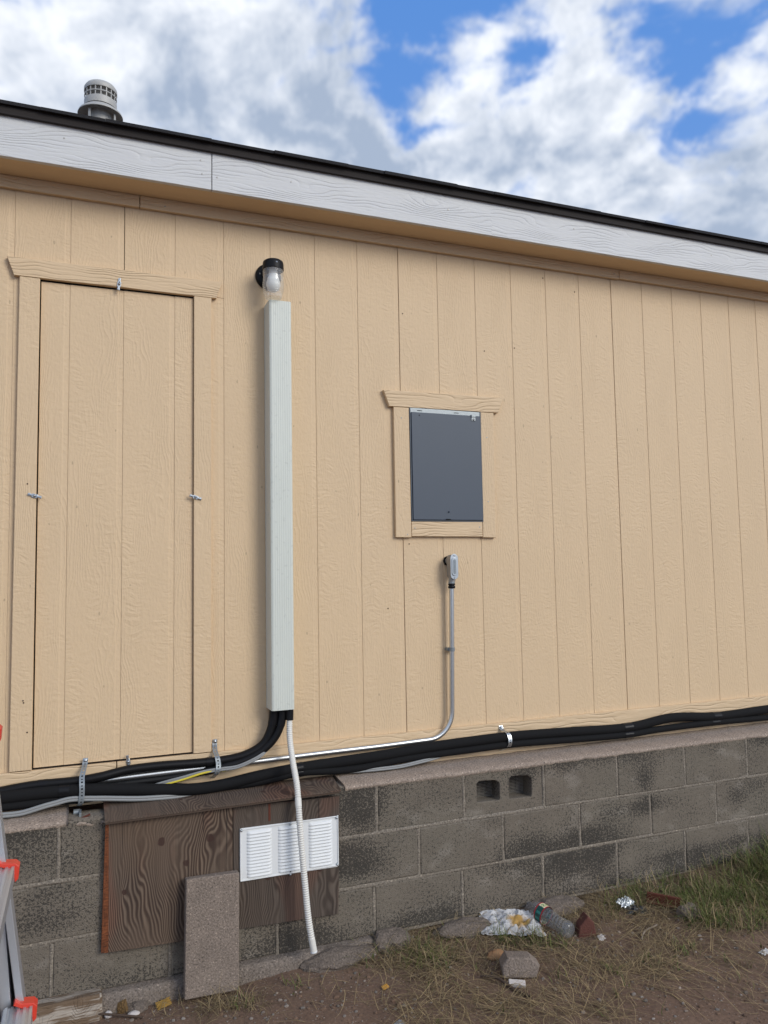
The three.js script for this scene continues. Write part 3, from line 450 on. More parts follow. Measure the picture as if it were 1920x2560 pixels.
// ---------------------------------------------------------------- corrugated drain hose
{
  const d = thing('drain_hose', 'white corrugated drain hose hanging from the duct past the louvred vent', 'drain hose');
  const c = curve([[-0.556, 1.07, 0.072], [-0.558, 1.0, 0.074], [-0.564, 0.92, 0.10], [-0.5655, 0.84, 0.150], [-0.566, 0.757, 0.215], [-0.5685, 0.684, 0.245], [-0.564, 0.560, 0.26], [-0.5525, 0.402, 0.27], [-0.542, 0.276, 0.275], [-0.523, 0.150, 0.28]]);
  const L = c.getLength();
  mesh('corrugated_tube', ribTube(c, t => { const s = t * L; if ((s > 0.40 && s < 0.432) || s > L - 0.05) return 0.0130; return 0.0118 + 0.0011 * Math.sin(s / 0.0085 * 2 * Math.PI); }, 760, 16), M.drain, d);
  const e = c.getPointAt(1), tg = c.getTangentAt(1), q = new THREE.Quaternion().setFromUnitVectors(V(0, 1, 0), tg);
  mesh('open_end', lathe([[0.0128, -0.004], [0.0138, 0], [0.0138, 0.003], [0.0105, 0.003], [0.0100, -0.012]], 20).applyQuaternion(q).translate(e.x, e.y, e.z), M.white, d);
  mesh('bore', new THREE.CircleGeometry(0.0103, 18).rotateX(-Math.PI / 2).applyQuaternion(q).translate(e.x - tg.x * 0.004, e.y - tg.y * 0.004, e.z - tg.z * 0.004), M.drain, d);
  const tp = mesh('tape_cuff', tube([[-0.5565, 1.05, 0.071], [-0.5585, 0.990, 0.075]], 0.0165, 8, 16), M.tape, d);
}

// ================================================================ block foundation
const fnd = thing('foundation_wall', 'weathered grey concrete block foundation with pink mortar wash along its top', 'wall');
const FZ = 0.17;
function blockUV(g) { const f = g.index ? g.toNonIndexed() : g, p = f.attributes.position, n = f.attributes.normal, uv = new Float32Array(p.count * 2); for (let i = 0; i < p.count; i++) { uv[i * 2] = (p.getX(i) + (Math.abs(n.getX(i)) > 0.7 ? FZ - p.getZ(i) : 0) - WX0) / WXW; uv[i * 2 + 1] = (p.getY(i) - WY0 + (Math.abs(n.getY(i)) > 0.7 ? p.getZ(i) - FZ : 0)) / WYH; } f.setAttribute('uv', new THREE.BufferAttribute(uv, 2)); return f; }
const ROW = [[0.514, 0.717, 0], [0.3107, 0.514, 0.462], [0.1075, 0.3107, -0.045]];
ROW.forEach(([y0, y1, off], r) => {
  for (let k = -6; k < 9; k++) {
    let a = -0.214 + (k + off) * 0.4064, b = a + 0.4064; if (b < X0 || a > X1) continue; if (r < 2 && a > -1.22 && b < -0.42) continue;   // hidden by the plywood
    a = Math.max(a, X0); b = Math.min(b, X1);
    const j = 0.0065, jit = (hash(k + 40, r) - 0.5) * 0.004, jy = (hash(k + 9, r + 7) - 0.5) * 0.003;
    if (r === 0 && k === 1) {
      const vb = new THREE.Group(); vb.name = 'vent_block'; fnd.add(vb);
      const hole = (x0, x1, ya, yb) => [[x0, ya], [x1 - 0.004, ya - 0.004], [x1, ya + 0.004], [x1 + 0.001, yb - 0.018], [x1 - 0.02, yb - 0.004], [(x0 + x1) / 2, yb - 0.001], [x0 + 0.012, yb + 0.001], [x0, yb - 0.01]];
      const g = slabOf([[a + j, y0 + j], [b - j, y0 + j], [b - j, y1], [a + j, y1]], 0.03, FZ - 0.004, 0.004, [hole(0.258, 0.372, 0.580, 0.668).reverse(), hole(0.421, 0.537, 0.575, 0.670).reverse()]);
      mesh('block_shell', blockUV(g), M.block, vb);
      for (const [x0, x1] of [[0.252, 0.378], [0.415, 0.543]]) {
        const w = []; for (let x = x0; x <= x1; x += 0.0065) w.push(new THREE.BoxGeometry(0.0007, 0.11, 0.0007).translate(x, 0.622, 0.093)); for (let y = 0.566; y < 0.678; y += 0.0065) w.push(new THREE.BoxGeometry(x1 - x0, 0.0007, 0.0007).translate((x0 + x1) / 2, y, 0.0921));
        mesh('wire_screen', merge(w), M.subfascia, vb);
      }
      continue;
    }
    mesh('block', blockUV(rough(box(a + j, b - j, y0 + j + jy, y1 - (r === 0 ? 0.001 : j) + jy, 0.04, FZ + jit, 0.006, 5), 0.0028, 34, k)), M.block, fnd);
  }
});
const mo = (a, b, y0, y1, z = 0.1672) => box(a, b, y0, y1, 0.06, z);
mesh('mortar', uvm(merge([mo(X0, 0.199, 0.5085, 0.7165, 0.164), mo(0.593, X1, 0.5085, 0.7165, 0.164), mo(X0, X1, 0.1, 0.5085, 0.164), box(0.199, 0.593, 0.5085, 0.5202, 0.06, 0.164)]), 0.5), M.mortar, fnd);
function joint(x0, y0, x1, y1, w, s) {   // a struck joint, proud here and there, with a ragged rim
  const L = Math.hypot(x1 - x0, y1 - y0), n = Math.ceil(L / 0.008), ux = (x1 - x0) / L, uy = (y1 - y0) / L, P = [], I = [];
  for (let i = 0; i <= n; i++) { const t = i / n * L, a = w * (1 + 0.55 * fbm(t * 22 + s, 1.5, 3)), b = w * (1 + 0.55 * fbm(t * 22 + s, 8.5, 3)), z = 0.1685 + 0.0042 * fbm(t * 9 + s, 4.4, 3); [[-a, 0.160], [-a * 0.75, z - 0.001], [0, z + 0.0008 * n2(t * 60, s)], [b * 0.75, z - 0.001], [b, 0.160]].forEach(([o, q]) => P.push(x0 + ux * t - uy * o, y0 + uy * t + ux * o, q)); }
  for (let i = 0; i < n; i++) for (let j = 0; j < 4; j++) { const k = i * 5 + j; I.push(k, k + 5, k + 1, k + 1, k + 5, k + 6); }
  const g = new THREE.BufferGeometry(); g.setAttribute('position', new THREE.Float32BufferAttribute(P, 3)); g.setIndex(I); g.computeVertexNormals(); return uvm(g, 0.5, 0.5, s * 0.37, 0);
}
for (const y of [0.514, 0.3107]) mesh('bed_joint', joint(X0, y, X1, y, 0.0115, y * 40), M.mortar, fnd);
ROW.forEach(([y0, y1, off], r) => { for (let k = -5; k < 9; k++) { const x = -0.214 + (k + off) * 0.4064; if (x > X0 && x < X1 && !(r < 2 && x > -1.2 && x < -0.42)) mesh('head_joint', joint(x, y0 + 0.004, x, y1 - 0.004, 0.0090, k * 3.7 + r), M.mortar, fnd); } });
mesh('crawl_space', merge([box(0.15, 0.65, 0.5, 0.70, -0.30, -0.28), box(0.13, 0.15, 0.5, 0.70, -0.3, 0.05), box(0.65, 0.67, 0.5, 0.70, -0.3, 0.05), box(0.15, 0.65, 0.49, 0.5, -0.3, 0.05), box(0.15, 0.65, 0.685, 0.70, -0.3, 0.028)]), M.dark, fnd);
function wash(xa, xb, prof, amp, s) {   // sloping mortar, rough along x
  const n = Math.ceil((xb - xa) / 0.012), m = prof.length, P = [], I = [];
  for (let i = 0; i <= n; i++) { const x = mix(xa, xb, i / n); for (let j = 0; j < m; j++) { const k = amp * (1 + (j === m - 2 ? 1.2 : 0)); const e = 0.004 * fbm(x * 9 + s, 3.1, 3); P.push(x, prof[j][1] + k * fbm(x * 30 + s, j * 1.7, 3) + (j > 1 ? e : 0), prof[j][0] + k * n2(x * 40 + s, j * 2.3 + 5)); } }
  for (let i = 0; i < n; i++) for (let j = 0; j < m - 1; j++) { const a = i * m + j, b = a + m; I.push(a, a + 1, b, b, a + 1, b + 1); }
  for (const e of [0, n]) for (let j = 1; j < m - 1; j++) e ? I.push(e * m, e * m + j + 1, e * m + j) : I.push(0, j, j + 1);
  const g = new THREE.BufferGeometry(); g.setAttribute('position', new THREE.Float32BufferAttribute(P, 3)); g.setIndex(I); g.computeVertexNormals(); return uvm(g, 0.5);
}
const CP = [[0.0, 0.70], [0.0, 0.738], [0.03, 0.737], [0.10, 0.730], [0.15, 0.725], [0.168, 0.719], [0.175, 0.710], [0.166, 0.700]];
mesh('mortar_wash', wash(X0, -1.402, CP, 0.0022, 1), M.cap, fnd);
mesh('mortar_wash', wash(-0.352, X1, CP, 0.0022, 7), M.cap, fnd);
mesh('broken_mortar', wash(-1.402, -1.275, [[0.0, 0.69], [0.0, 0.700], [0.04, 0.704], [0.09, 0.706], [0.13, 0.702], [0.165, 0.709], [0.168, 0.70], [0.16, 0.69]], 0.007, 3), M.cap, fnd);
mesh('footing', wash(X0, -0.25, [[0.05, 0.0], [0.05, 0.113], [0.16, 0.113], [0.195, 0.113], [0.208, 0.108], [0.214, 0.085], [0.22, 0.03], [0.22, -0.03]], 0.004, 12), M.foot, fnd);

// ---------------------------------------------------------------- plywood over the crawl space opening
{
  const b1 = thing('plywood_board', 'weathered brown plywood sheet with wavy grain and a raw red left edge', 'plywood', [0, 0, 0]);
  mesh('sheet', uvm(slabOf([[-1.263, 0.249], [-0.998, 0.240], [-0.816, 0.243], [-0.816, 0.708], [-1.266, 0.708]], 0.176, 0.193, 0.001), 0.48, 0.46, 1.27, -0.25), mat(0xffffff, 0.85, { map: plyA }), b1);
  mesh('raw_edge', uvm(rough(slabOf([[-1.287, 0.252], [-1.262, 0.249], [-1.265, 0.706], [-1.276, 0.707]], 0.175, 0.194, 0.001), 0.0016, 160), 0.05, 0.46, 2, 0), M.rawEdge, b1);
  const b2 = thing('plywood_board', 'darker grey brown plywood sheet behind the louvred vent', 'plywood', [0, 0, 0]);
  mesh('sheet', uvm(slabOf([[-0.813, 0.245], [-0.393, 0.231], [-0.383, 0.690], [-0.813, 0.702]], 0.174, 0.1905, 0.001), 0.48, 0.46, 0.83, -0.23), mat(0xffffff, 0.88, { map: plyB }), b2);
  mesh('stain_strip', box(-0.676, -0.667, 0.63, 0.697, 0.1885, 0.1912, 0.0008), M.rust, b2);
  const f = thing('plywood_flap', 'narrow plywood strip sloping out from the skirt board over the hatch', 'plywood');
  const fm = mat(0xffffff, 0.85, { map: plyC });
  const flap = (x0, x1, x2, x3, yo, m, zo = 0) => { const P = [[x0, 0.742 + yo, 0.022], [x1, 0.732 + yo, 0.022], [x2, 0.724 + yo, 0.222 + zo], [x3, 0.719 + yo, 0.222 + zo]], th = 0.006; const v = []; const A = P.map(q => V(...q)), B = A.map(q => q.clone().add(V(0, -th, 0))); const quad = (a, b, c, d) => { for (const q of [a, b, c, a, c, d]) v.push(q.x, q.y, q.z); }; quad(A[3], A[2], A[1], A[0]); quad(B[0], B[1], B[2], B[3]); for (let i = 0; i < 4; i++) { const j = (i + 1) % 4; quad(A[i], A[j], B[j], B[i]); } const g = new THREE.BufferGeometry(); g.setAttribute('position', new THREE.Float32BufferAttribute(v, 3)); g.computeVertexNormals(); return uvm(g, 0.95, 0.24, 1.3, 0); };
  mesh('top_ply', flap(-1.280, -0.362, -0.386, -1.279, 0, fm), fm, f);
  mesh('lower_ply', flap(-1.277, -0.370, -0.392, -1.277, -0.0072, fm, -0.002), M.sheathing, f);
}
{
  const v = thing('louvre_vent', 'white metal foundation vent with three columns of louvres screwed to the plywood', 'vent', [-0.590, 0.5195, 0.191]);
  const W = 0.199, H = 0.099;
  mesh('plate', slabOf([[-W, -H + 0.006], [-W + 0.006, -H], [W - 0.006, -H - 0.004], [W, -H + 0.002], [W, H - 0.008], [W - 0.006, H - 0.004], [-W + 0.006, H], [-W, H - 0.006]], 0, 0.004, 0.0012), M.white, v);
  mesh('rim', merge([box(-W, W, H - 0.007, H - 0.002, 0.003, 0.0075, 0.002), box(-W, W, -H, -H + 0.005, 0.003, 0.0075, 0.002), box(-W, -W + 0.005, -H, H, 0.003, 0.0075, 0.002), box(W - 0.005, W, -H, H, 0.003, 0.0075, 0.002)]), M.white, v);
  // one louvre: a hood that is open below
  const hood = w => { const P = [], I = [], n = 16, prof = [[0.0055, 0.0], [0.0035, 0.0040], [0.000, 0.0065], [-0.004, 0.0080], [-0.0058, 0.0080]]; for (let i = 0; i <= n; i++) { const t = i / n * 2 - 1, e = 1 - Math.pow(Math.abs(t), 8), s = Math.sqrt(Math.max(e, 0)); for (const [y, z] of prof) P.push(t * w / 2, y, 0.004 + z * s); } const m = prof.length; for (let i = 0; i < n; i++) for (let j = 0; j < m - 1; j++) { const a = i * m + j, b = a + m; I.push(a, a + 1, b, b, a + 1, b + 1); } const g = new THREE.BufferGeometry(); g.setAttribute('position', new THREE.Float32BufferAttribute(P, 3)); g.setAttribute('uv', new THREE.Float32BufferAttribute(new Float32Array(P.length / 3 * 2), 2)); g.setIndex(I); g.computeVertexNormals(); return g; };
  const hg = hood(0.099); const wm = M.white.clone(); wm.side = THREE.DoubleSide;
  for (const x of [-0.123, 0.0, 0.124]) for (let k = 0; k < 14; k++) { const o = mesh('louvre', hg, wm, v); o.position.set(x, 0.079 - k * 0.01225, 0); }
  for (const [x, y] of [[-0.193, 0.092], [0.192, 0.090], [0.192, -0.092], [0.0, 0.091], [0.0, -0.104]]) mesh('screw', lathe([[0.0001, 0.006], [0.003, 0.0055], [0.0048, 0.003], [0.0055, 0]], 12).rotateX(Math.PI / 2).translate(x, y, y < -0.1 ? 0.0 : 0.006), M.zinc, v);
  mesh('screw_hole', new THREE.CylinderGeometry(0.0022, 0.0022, 0.001, 8).rotateX(Math.PI / 2).translate(0, -0.092, 0.0047), M.dark, v);
}
// leaning paver
{
  const g = rough(new RoundedBoxGeometry(0.196, 0.408, 0.042, 4, 0.005), 0.0012, 70);
  const o = single('concrete_slab', uvm(g, 0.4), M.slab, 'grey brown rectangular concrete slab leaning upright against the plywood', 'slab');
  o.position.set(-0.903, 0.272, 0.243); o.rotation.set(-0.085, 0.0, -0.022); o.rotation.order = 'ZXY';
}

// ================================================================ ground
const gh = (x, z) => 0.052 + 0.010 * fbm(x * 2.2, z * 2.2, 3) + 0.005 * n2(x * 9, z * 9) * sst(3, 2, Math.abs(x)) + (x > -0.9 ? 0.045 * Math.exp(-Math.pow((z - 0.17) / 0.11, 2)) * sst(-0.95, 0.1, x) : 0) + 0.03 * sst(1.0, 2.2, x) * Math.exp(-Math.pow((z - 0.2) / 0.4, 2));
{
  const xs = [], zs = []; for (let x = -40; x < -3; x += 4) xs.push(x); for (let x = -3; x < 4; x += 0.022) xs.push(x); for (let x = 4; x <= 44; x += 4) xs.push(x);
  for (let z = -40; z < 0; z += 5) zs.push(z); for (let z = 0.02; z < 2.2; z += 0.022) zs.push(z); for (let z = 2.3; z < 4; z += 0.2) zs.push(z); for (let z = 4; z <= 44; z += 4) zs.push(z);
  const P = [], U = [], I = [], m = xs.length;
  for (const z of zs) for (const x of xs) { P.push(x, z < 0.01 ? -0.03 : gh(x, z), z); U.push(x / 1.3, z / 1.3); }
  for (let j = 0; j < zs.length - 1; j++) for (let i = 0; i < m - 1; i++) { const a = j * m + i; I.push(a, a + m, a + 1, a + 1, a + m, a + m + 1); }
  const g = new THREE.BufferGeometry(); g.setAttribute('position', new THREE.Float32BufferAttribute(P, 3)); g.setAttribute('uv', new THREE.Float32BufferAttribute(U, 2)); g.setIndex(I); g.computeVertexNormals();
  const o = mesh('ground', g, mat(0xffffff, 0.97, { map: groundTex, bumpMap: groundBump, bumpScale: 0.006 }), scene); o.userData = { kind: 'structure' };
}
// gravel
{
  const L = []; for (let i = 0; i < 3000; i++) { const x = rr(-1.6, 2.3), z = 0.2 + Math.pow(rnd(), 1.3) * 1.3, r = 0.0018 + 0.0065 * Math.pow(rnd(), 4); const g = lump(r, rr(.8, 1.4), rr(.5, .9), rr(.8, 1.3), 0.3, 1.5, i, 0).translate(x, gh(x, z) + r * 0.2, z); const c = rr(0.5, 1.5), t = rnd(); const col = [0.21 * c, (0.165 + 0.02 * t) * c, (0.13 + 0.03 * t) * c]; g.setAttribute('color', new THREE.Float32BufferAttribute(Array.from({ length: g.attributes.position.count }, () => col).flat(), 3)); L.push(g); }
  stuff('gravel', merge(L), mat(0xffffff, 0.95, { vertexColors: true }), 'small pale gravel scattered over the dirt', 'gravel');
}
{
  const L = []; for (let i = 0; i < 4200; i++) { const x = rr(-1.6, 2.2), z = 0.2 + rnd() * 1.25, r = 0.002 + 0.007 * Math.pow(rnd(), 3); if (n2(x * 5, z * 5) < rr(-0.6, 0.4)) continue; const g = lump(r, rr(.8, 1.6), rr(.4, .8), rr(.8, 1.4), 0.4, 1.5, i, 0).translate(x, gh(x, z) + r * 0.15, z), c = rr(0.6, 1.35), col = [0.145 * c, 0.090 * c, 0.058 * c]; g.setAttribute('color', new THREE.Float32BufferAttribute(Array.from({ length: g.attributes.position.count }, () => col).flat(), 3)); L.push(g); }
  stuff('soil_crumbs', merge(L), mat(0xffffff, 1, { vertexColors: true }), 'loose brown crumbs of soil over the ground', 'soil');
}
// grass and straw as thin bent ribbons
class Blades {
  constructor() { this.P = []; this.C = []; this.I = []; }
  add(x, y, z, len, w, dir, rise, curl, col, n = 4) {
    const dx = Math.cos(dir), dz = Math.sin(dir), b0 = this.P.length / 3; let px = x, py = y, pz = z, a = rise, turn = dir;
    for (let i = 0; i <= n; i++) { const t = i / n, ww = w * (1 - t * 0.85) * 0.5, sx = -Math.sin(turn) * ww, sz = Math.cos(turn) * ww; this.P.push(px - sx, py, pz - sz, px + sx, py, pz + sz); const k = 0.8 + 0.4 * t; this.C.push(col[0] * k, col[1] * k, col[2] * k, col[0] * k, col[1] * k, col[2] * k); const s = len / n; px += Math.cos(a) * Math.cos(turn) * s; pz += Math.cos(a) * Math.sin(turn) * s; py += Math.sin(a) * s; a -= curl / n; turn += curl * 0.18; const gy = gh(px, pz) + 0.0015; if (py < gy) { py = gy; a = Math.max(a, 0); } pz = Math.max(pz, 0.18); }
    for (let i = 0; i < n; i++) { const k = b0 + i * 2; this.I.push(k, k + 1, k + 2, k + 1, k + 3, k + 2); }
  }
  geo() { const g = new THREE.BufferGeometry(); g.setAttribute('position', new THREE.Float32BufferAttribute(this.P, 3)); g.setAttribute('color', new THREE.Float32BufferAttribute(this.C, 3)); g.setIndex(this.I); g.computeVertexNormals(); return g; }
}
const leafMat = new THREE.MeshStandardMaterial({ vertexColors: true, roughness: 0.75, side: THREE.DoubleSide });
const green = () => { const t = rnd(); return [mix(0.060, 0.150, t), mix(0.092, 0.165, t), mix(0.018, 0.036, t)]; };
const dry = () => { const t = rnd(), k = rr(0.30, 1.2); return [mix(0.29, 0.40, t) * k, mix(0.215, 0.29, t) * k, mix(0.110, 0.145, t) * k]; };
{
  const g = new Blades();
  const tuft = (x, z, n, r, h, spread = 0.5) => { for (let i = 0; i < n; i++) { const a = rnd() * 6.283, q = r * Math.sqrt(rnd()), bx = x + q * Math.cos(a), bz = Math.max(0.185, z + q * Math.sin(a)); g.add(bx, gh(bx, bz), bz, h * rr(0.5, 1.2), rr(0.0026, 0.0048), rnd() * 6.283, 1.5 - spread * rnd(), rr(0.4, 2.0), rnd() < 0.72 ? green() : dry()); } };
  // the thick patch on the right
  for (let i = 0; i < 400; i++) { const x = rr(1.22, 2.7), z = rr(0.19, 1.0); if (z > 0.27 + (x - 1.2) * 0.8 + 0.1 * n2(x * 6, z * 6)) continue; tuft(x, z, 30, 0.06, rr(0.05, 0.13) + 0.10 * sst(1.5, 1.95, x), 0.8); }
  for (const [x, z, n, r, h] of [[-0.12, 0.30, 120, 0.09, 0.075], [-0.30, 0.24, 60, 0.07, 0.06], [-0.04, 0.36, 90, 0.08, 0.07], [0.10, 0.28, 60, 0.08, 0.06], [0.30, 0.33, 110, 0.06, 0.075], [0.40, 0.38, 120, 0.06, 0.08], [0.47, 0.44, 50, 0.05, 0.06], [0.97, 0.27, 110, 0.06, 0.11], [1.10, 0.26, 140, 0.08, 0.12], [1.20, 0.34, 90, 0.07, 0.10], [1.16, 0.52, 160, 0.08, 0.12], [1.27, 0.60, 120, 0.09, 0.10], [0.92, 0.67, 50, 0.06, 0.05], [0.55, 0.70, 20, 0.04, 0.05], [-0.60, 0.33, 24, 0.06, 0.05], [-0.82, 0.34, 30, 0.05, 0.045], [0.52, 0.25, 30, 0.05, 0.08], [1.42, 0.66, 90, 0.1, 0.09], [1.32, 0.42, 160, 0.1, 0.11], [1.5, 0.55, 160, 0.1, 0.12], [0.85, 0.30, 60, 0.06, 0.08], [0.75, 0.72, 30, 0.08, 0.045], [0.35, 0.66, 16, 0.06, 0.05]]) tuft(x, z, n, r, h, 0.9);
  for (let i = 0; i < 60; i++) { const x = rr(-0.5, 2.2), z = rr(0.22, 1.0); tuft(x, z, 4, 0.02, rr(0.03, 0.09), 0.8); }
  stuff('grass', g.geo(), leafMat, 'green grass tufts growing along the foot of the foundation', 'grass');
}
{
  const s = new Blades();
  const lay = (x, z, len) => { z = Math.max(0.185, z); s.add(x, gh(x, z) + rr(0, 0.02), z, len, rr(0.0014, 0.0034), 6.283 * n2(x * 1.3 + 2, z * 1.3) + rr(-1.1, 1.1) + (rnd() < 0.5 ? 3.1416 : 0), rr(-0.1, 0.35), rr(-0.2, 1.4), dry(), 5); };
  for (let i = 0; i < 12500; i++) { const x = rr(-0.35, 2.5), z = 0.19 + 0.75 * Math.pow(rnd(), 1.5); if (fbm(x * 3 + 9, z * 3.5, 3) + 0.15 < rr(-0.2, 0.5)) continue; lay(x, z, rr(0.04, 0.22)); }
  for (let i = 0; i < 2600; i++) { const x = rr(-1.0, 2.2), z = rr(0.3, 1.35); if (fbm(x * 4 + 3, z * 4, 3) < rr(-0.15, 0.4)) continue; lay(x, z, rr(0.03, 0.18)); }
  for (const [x, z, n, r] of [[-0.90, 0.33, 140, 0.06], [-0.78, 0.36, 60, 0.06], [0.62, 0.30, 260, 0.10], [0.80, 0.26, 200, 0.12], [-0.1, 0.33, 220, 0.16], [1.0, 0.30, 160, 0.12], [0.16, 0.50, 120, 0.10], [1.2, 0.5, 160, 0.14], [-1.05, 0.26, 40, 0.07]]) for (let i = 0; i < n; i++) { const a = rnd() * 6.283, q = r * Math.sqrt(rnd()); const bx = x + q * Math.cos(a), bz = Math.max(0.19, z + q * Math.sin(a)); s.add(bx, gh(bx, bz), bz, rr(0.04, 0.16), rr(0.0014, 0.003), rnd() * 6.283, rr(0.1, 1.1), rr(0.6, 2.2), dry(), 5); }
  stuff('straw', s.geo(), leafMat, 'dry yellow straw strewn over the dirt by the wall', 'straw');
}

// ---------------------------------------------------------------- things lying on the ground
const put = (o, x, z, y = 0, rx = 0, ry = 0, rz = 0) => { o.position.set(x, gh(x, z) + y, z); o.rotation.set(rx, ry, rz); return o; };
{ // old timber at the left
  const g = uvm(rough(new RoundedBoxGeometry(0.42, 0.088, 0.085, 4, 0.008), 0.004, 22), 0.5, 0.2, 0.3, 0.1);
  const o = single('timber_offcut', g, mat(0xffffff, 0.9, { map: timberTex, bumpMap: boardBump, bumpScale: 0.004 }), 'rotten wooden beam end with flaking white paint beside the ladder', 'timber');
  o.position.set(-1.493, 0.085, 0.205); o.rotation.set(-0.15, 0.05, 0.0);
}
put(single('stone', uvm(rough(lump(0.03, 1.3, 0.7, 1, 0.22, 1.2, 3), 0, 1), 0.4), M.stone, 'grey stone chip beside the brown leaf at the footing', 'stone', 'stones along the foundation'), -1.165, 0.225, 0.006);
put(single('stone', uvm(lump(0.014, 1, 0.9, 1, 0.2, 1.2, 13), 0.4), M.white2, 'round pale pebble beside the end of the rotten beam', 'stone', 'stones along the foundation'), -1.262, 0.235, 0.008);
put(single('stone', uvm(lump(0.014, 1.4, 0.6, 1, 0.2, 1.2, 19), 0.4), M.white2, 'small white stone chip just below the brown leaf', 'stone', 'stones along the foundation'), -1.178, 0.26, 0.006);
put(single('stone', uvm(lump(0.075, 1.35, 0.62, 0.75, 0.28, 1.6, 29, 4), 0.4), M.stone, 'broad rough stone at the wall right of the drain hose end', 'stone', 'stones along the foundation'), -0.175, 0.20, 0.002);
put(single('stone', uvm(lump(0.095, 1.6, 0.45, 0.7, 0.2, 1.6, 39, 4), 0.4), M.stone, 'flat grey stone ledge under the drain hose end', 'stone', 'stones along the foundation'), -0.40, 0.215, 0.0);
put(single('stone', uvm(lump(0.075, 1.7, 0.5, 0.7, 0.2, 1.6, 49, 4), 0.4), M.stone, 'low pinkish stone at the wall left of the white rag', 'stone', 'stones along the foundation'), 0.14, 0.225, 0.0);
put(single('stone', uvm(lump(0.09, 1.7, 0.5, 0.7, 0.2, 1.6, 59, 4), 0.4), M.stone, 'flat stone at the wall behind the plastic bottle', 'stone', 'stones along the foundation'), 0.60, 0.215, 0.0);
put(single('stone', uvm(lump(0.03, 1.3, 0.8, 0.9, 0.2, 1.6, 69), 0.4), M.tan, 'orange brown stone behind the angular grey rock', 'stone', 'stones along the foundation'), 0.19, 0.425, 0.008);
put(single('stone', uvm(lump(0.045, 1.3, 0.8, 0.9, 0.25, 1.6, 79), 0.4), M.stone, 'grey stone half hidden in grass right of the rusty bar', 'stone', 'stones along the foundation'), 1.15, 0.44, 0.008);
{ // angular rock and chip
  const pts = [[0, 0], [0.118, -0.006], [0.128, 0.030], [0.100, 0.052], [0.018, 0.058], [-0.004, 0.030]];
  const g = new THREE.ExtrudeGeometry(poly(pts), { depth: 0.075, bevelEnabled: true, bevelSize: 0.006, bevelThickness: 0.01, bevelSegments: 2 });
  put(single('broken_rock', uvm(rough(g, 0.005, 18, 4), 0.4), mat(0xffffff, 0.95, { map: slabTex, bumpMap: gritBump, bumpScale: 0.002 }), 'angular grey chunk of broken concrete among straw in the dirt', 'rock'), 0.165, 0.505, 0.0, -0.2, -0.35, -0.05);
  put(single('tile_chip', uvm(new RoundedBoxGeometry(0.062, 0.014, 0.028, 2, 0.003), 0.4), M.white2, 'small flat white chip in front of the angular concrete chunk', 'chip'), 0.158, 0.632, 0.008, 0.25, -0.45, 0.05);
}
{ // broken brick and rusty bar
  put(single('brick_piece', uvm(rough(new THREE.ExtrudeGeometry(poly([[0, 0], [0.075, 0], [0.068, 0.052], [0.045, 0.078], [0.012, 0.042]]), { depth: 0.05, bevelEnabled: true, bevelSize: 0.003, bevelThickness: 0.003, bevelSegments: 1 }), 0.004, 25), 0.4), M.brick, 'dark red broken brick right of the plastic bottle', 'brick'), 0.605, 0.365, -0.004, 0, -0.3, 0.05);
  const bar = put(thing('rusty_bar', 'flat rusty red metal bar lying near the grass', 'metal bar'), 1.045, 0.290, 0.012, 0.25, -0.62, 0.02);
  mesh('web', box(0, 0.145, 0.0, 0.042, -0.004, 0.004, 0.0015), M.rust, bar); mesh('flange', box(0, 0.145, -0.002, 0.006, 0.0, 0.022, 0.0015), M.rust, bar);
}
function crumple(w, h, amp, s, n = 36, edge = 0.12) {   // a creased sheet with a ragged rim
  const P = [], I = [], U = []; for (let j = 0; j <= n; j++) for (let i = 0; i <= n; i++) { const u = i / n * 2 - 1, v = j / n * 2 - 1, e = 1 + edge * n2(u * 3 + s, v * 3) + edge * 0.6 * n2(u * 9 + s, v * 9); const f = Math.abs(n2(u * 2.3 + s, v * 2.3)) + 0.5 * Math.abs(n2(u * 5 + s, v * 5 + 3)) + 0.08 * n2(u * 14, v * 14 + s); P.push(u * w / 2 * e, Math.max(0.002, amp * (0.25 + f) * (1.15 - 0.7 * Math.max(u * u, v * v))), v * h / 2 * e); U.push(i / n, j / n); }
  for (let j = 0; j < n; j++) for (let i = 0; i < n; i++) { const a = j * (n + 1) + i; I.push(a, a + n + 1, a + 1, a + 1, a + n + 1, a + n + 2); }
  const g = new THREE.BufferGeometry(); g.setAttribute('position', new THREE.Float32BufferAttribute(P, 3)); g.setAttribute('uv', new THREE.Float32BufferAttribute(U, 2)); g.setIndex(I); g.computeVertexNormals(); return g;
}
{ // rag
  const t = colourTex(256, 256, (u, v) => { const o = sst(0.22, 0.10, Math.hypot(u - 0.62, (v - 0.55) * 0.8) + 0.06 * n2(u * 9, v * 9)), d = sst(0.35, 0.7, n2(u * 40, v * 40)) * 0.5, k = 1 + 0.12 * fbm(u * 12, v * 12, 3); let c = [0.50 * k, 0.49 * k, 0.48 * k]; c = c.map(q => q * (1 - d)); return [mix(c[0], 0.40, o), mix(c[1], 0.24, o), mix(c[2], 0.07, o)]; });
  const r = put(single('white_rag', crumple(0.26, 0.16, 0.038, 5), mat(0xffffff, 0.9, { map: t, side: THREE.DoubleSide }), 'crumpled dirty white rag with an orange stain left of the bottle', 'rag'), 0.355, 0.255, 0.004, 0.25, -0.35, 0.04);
}
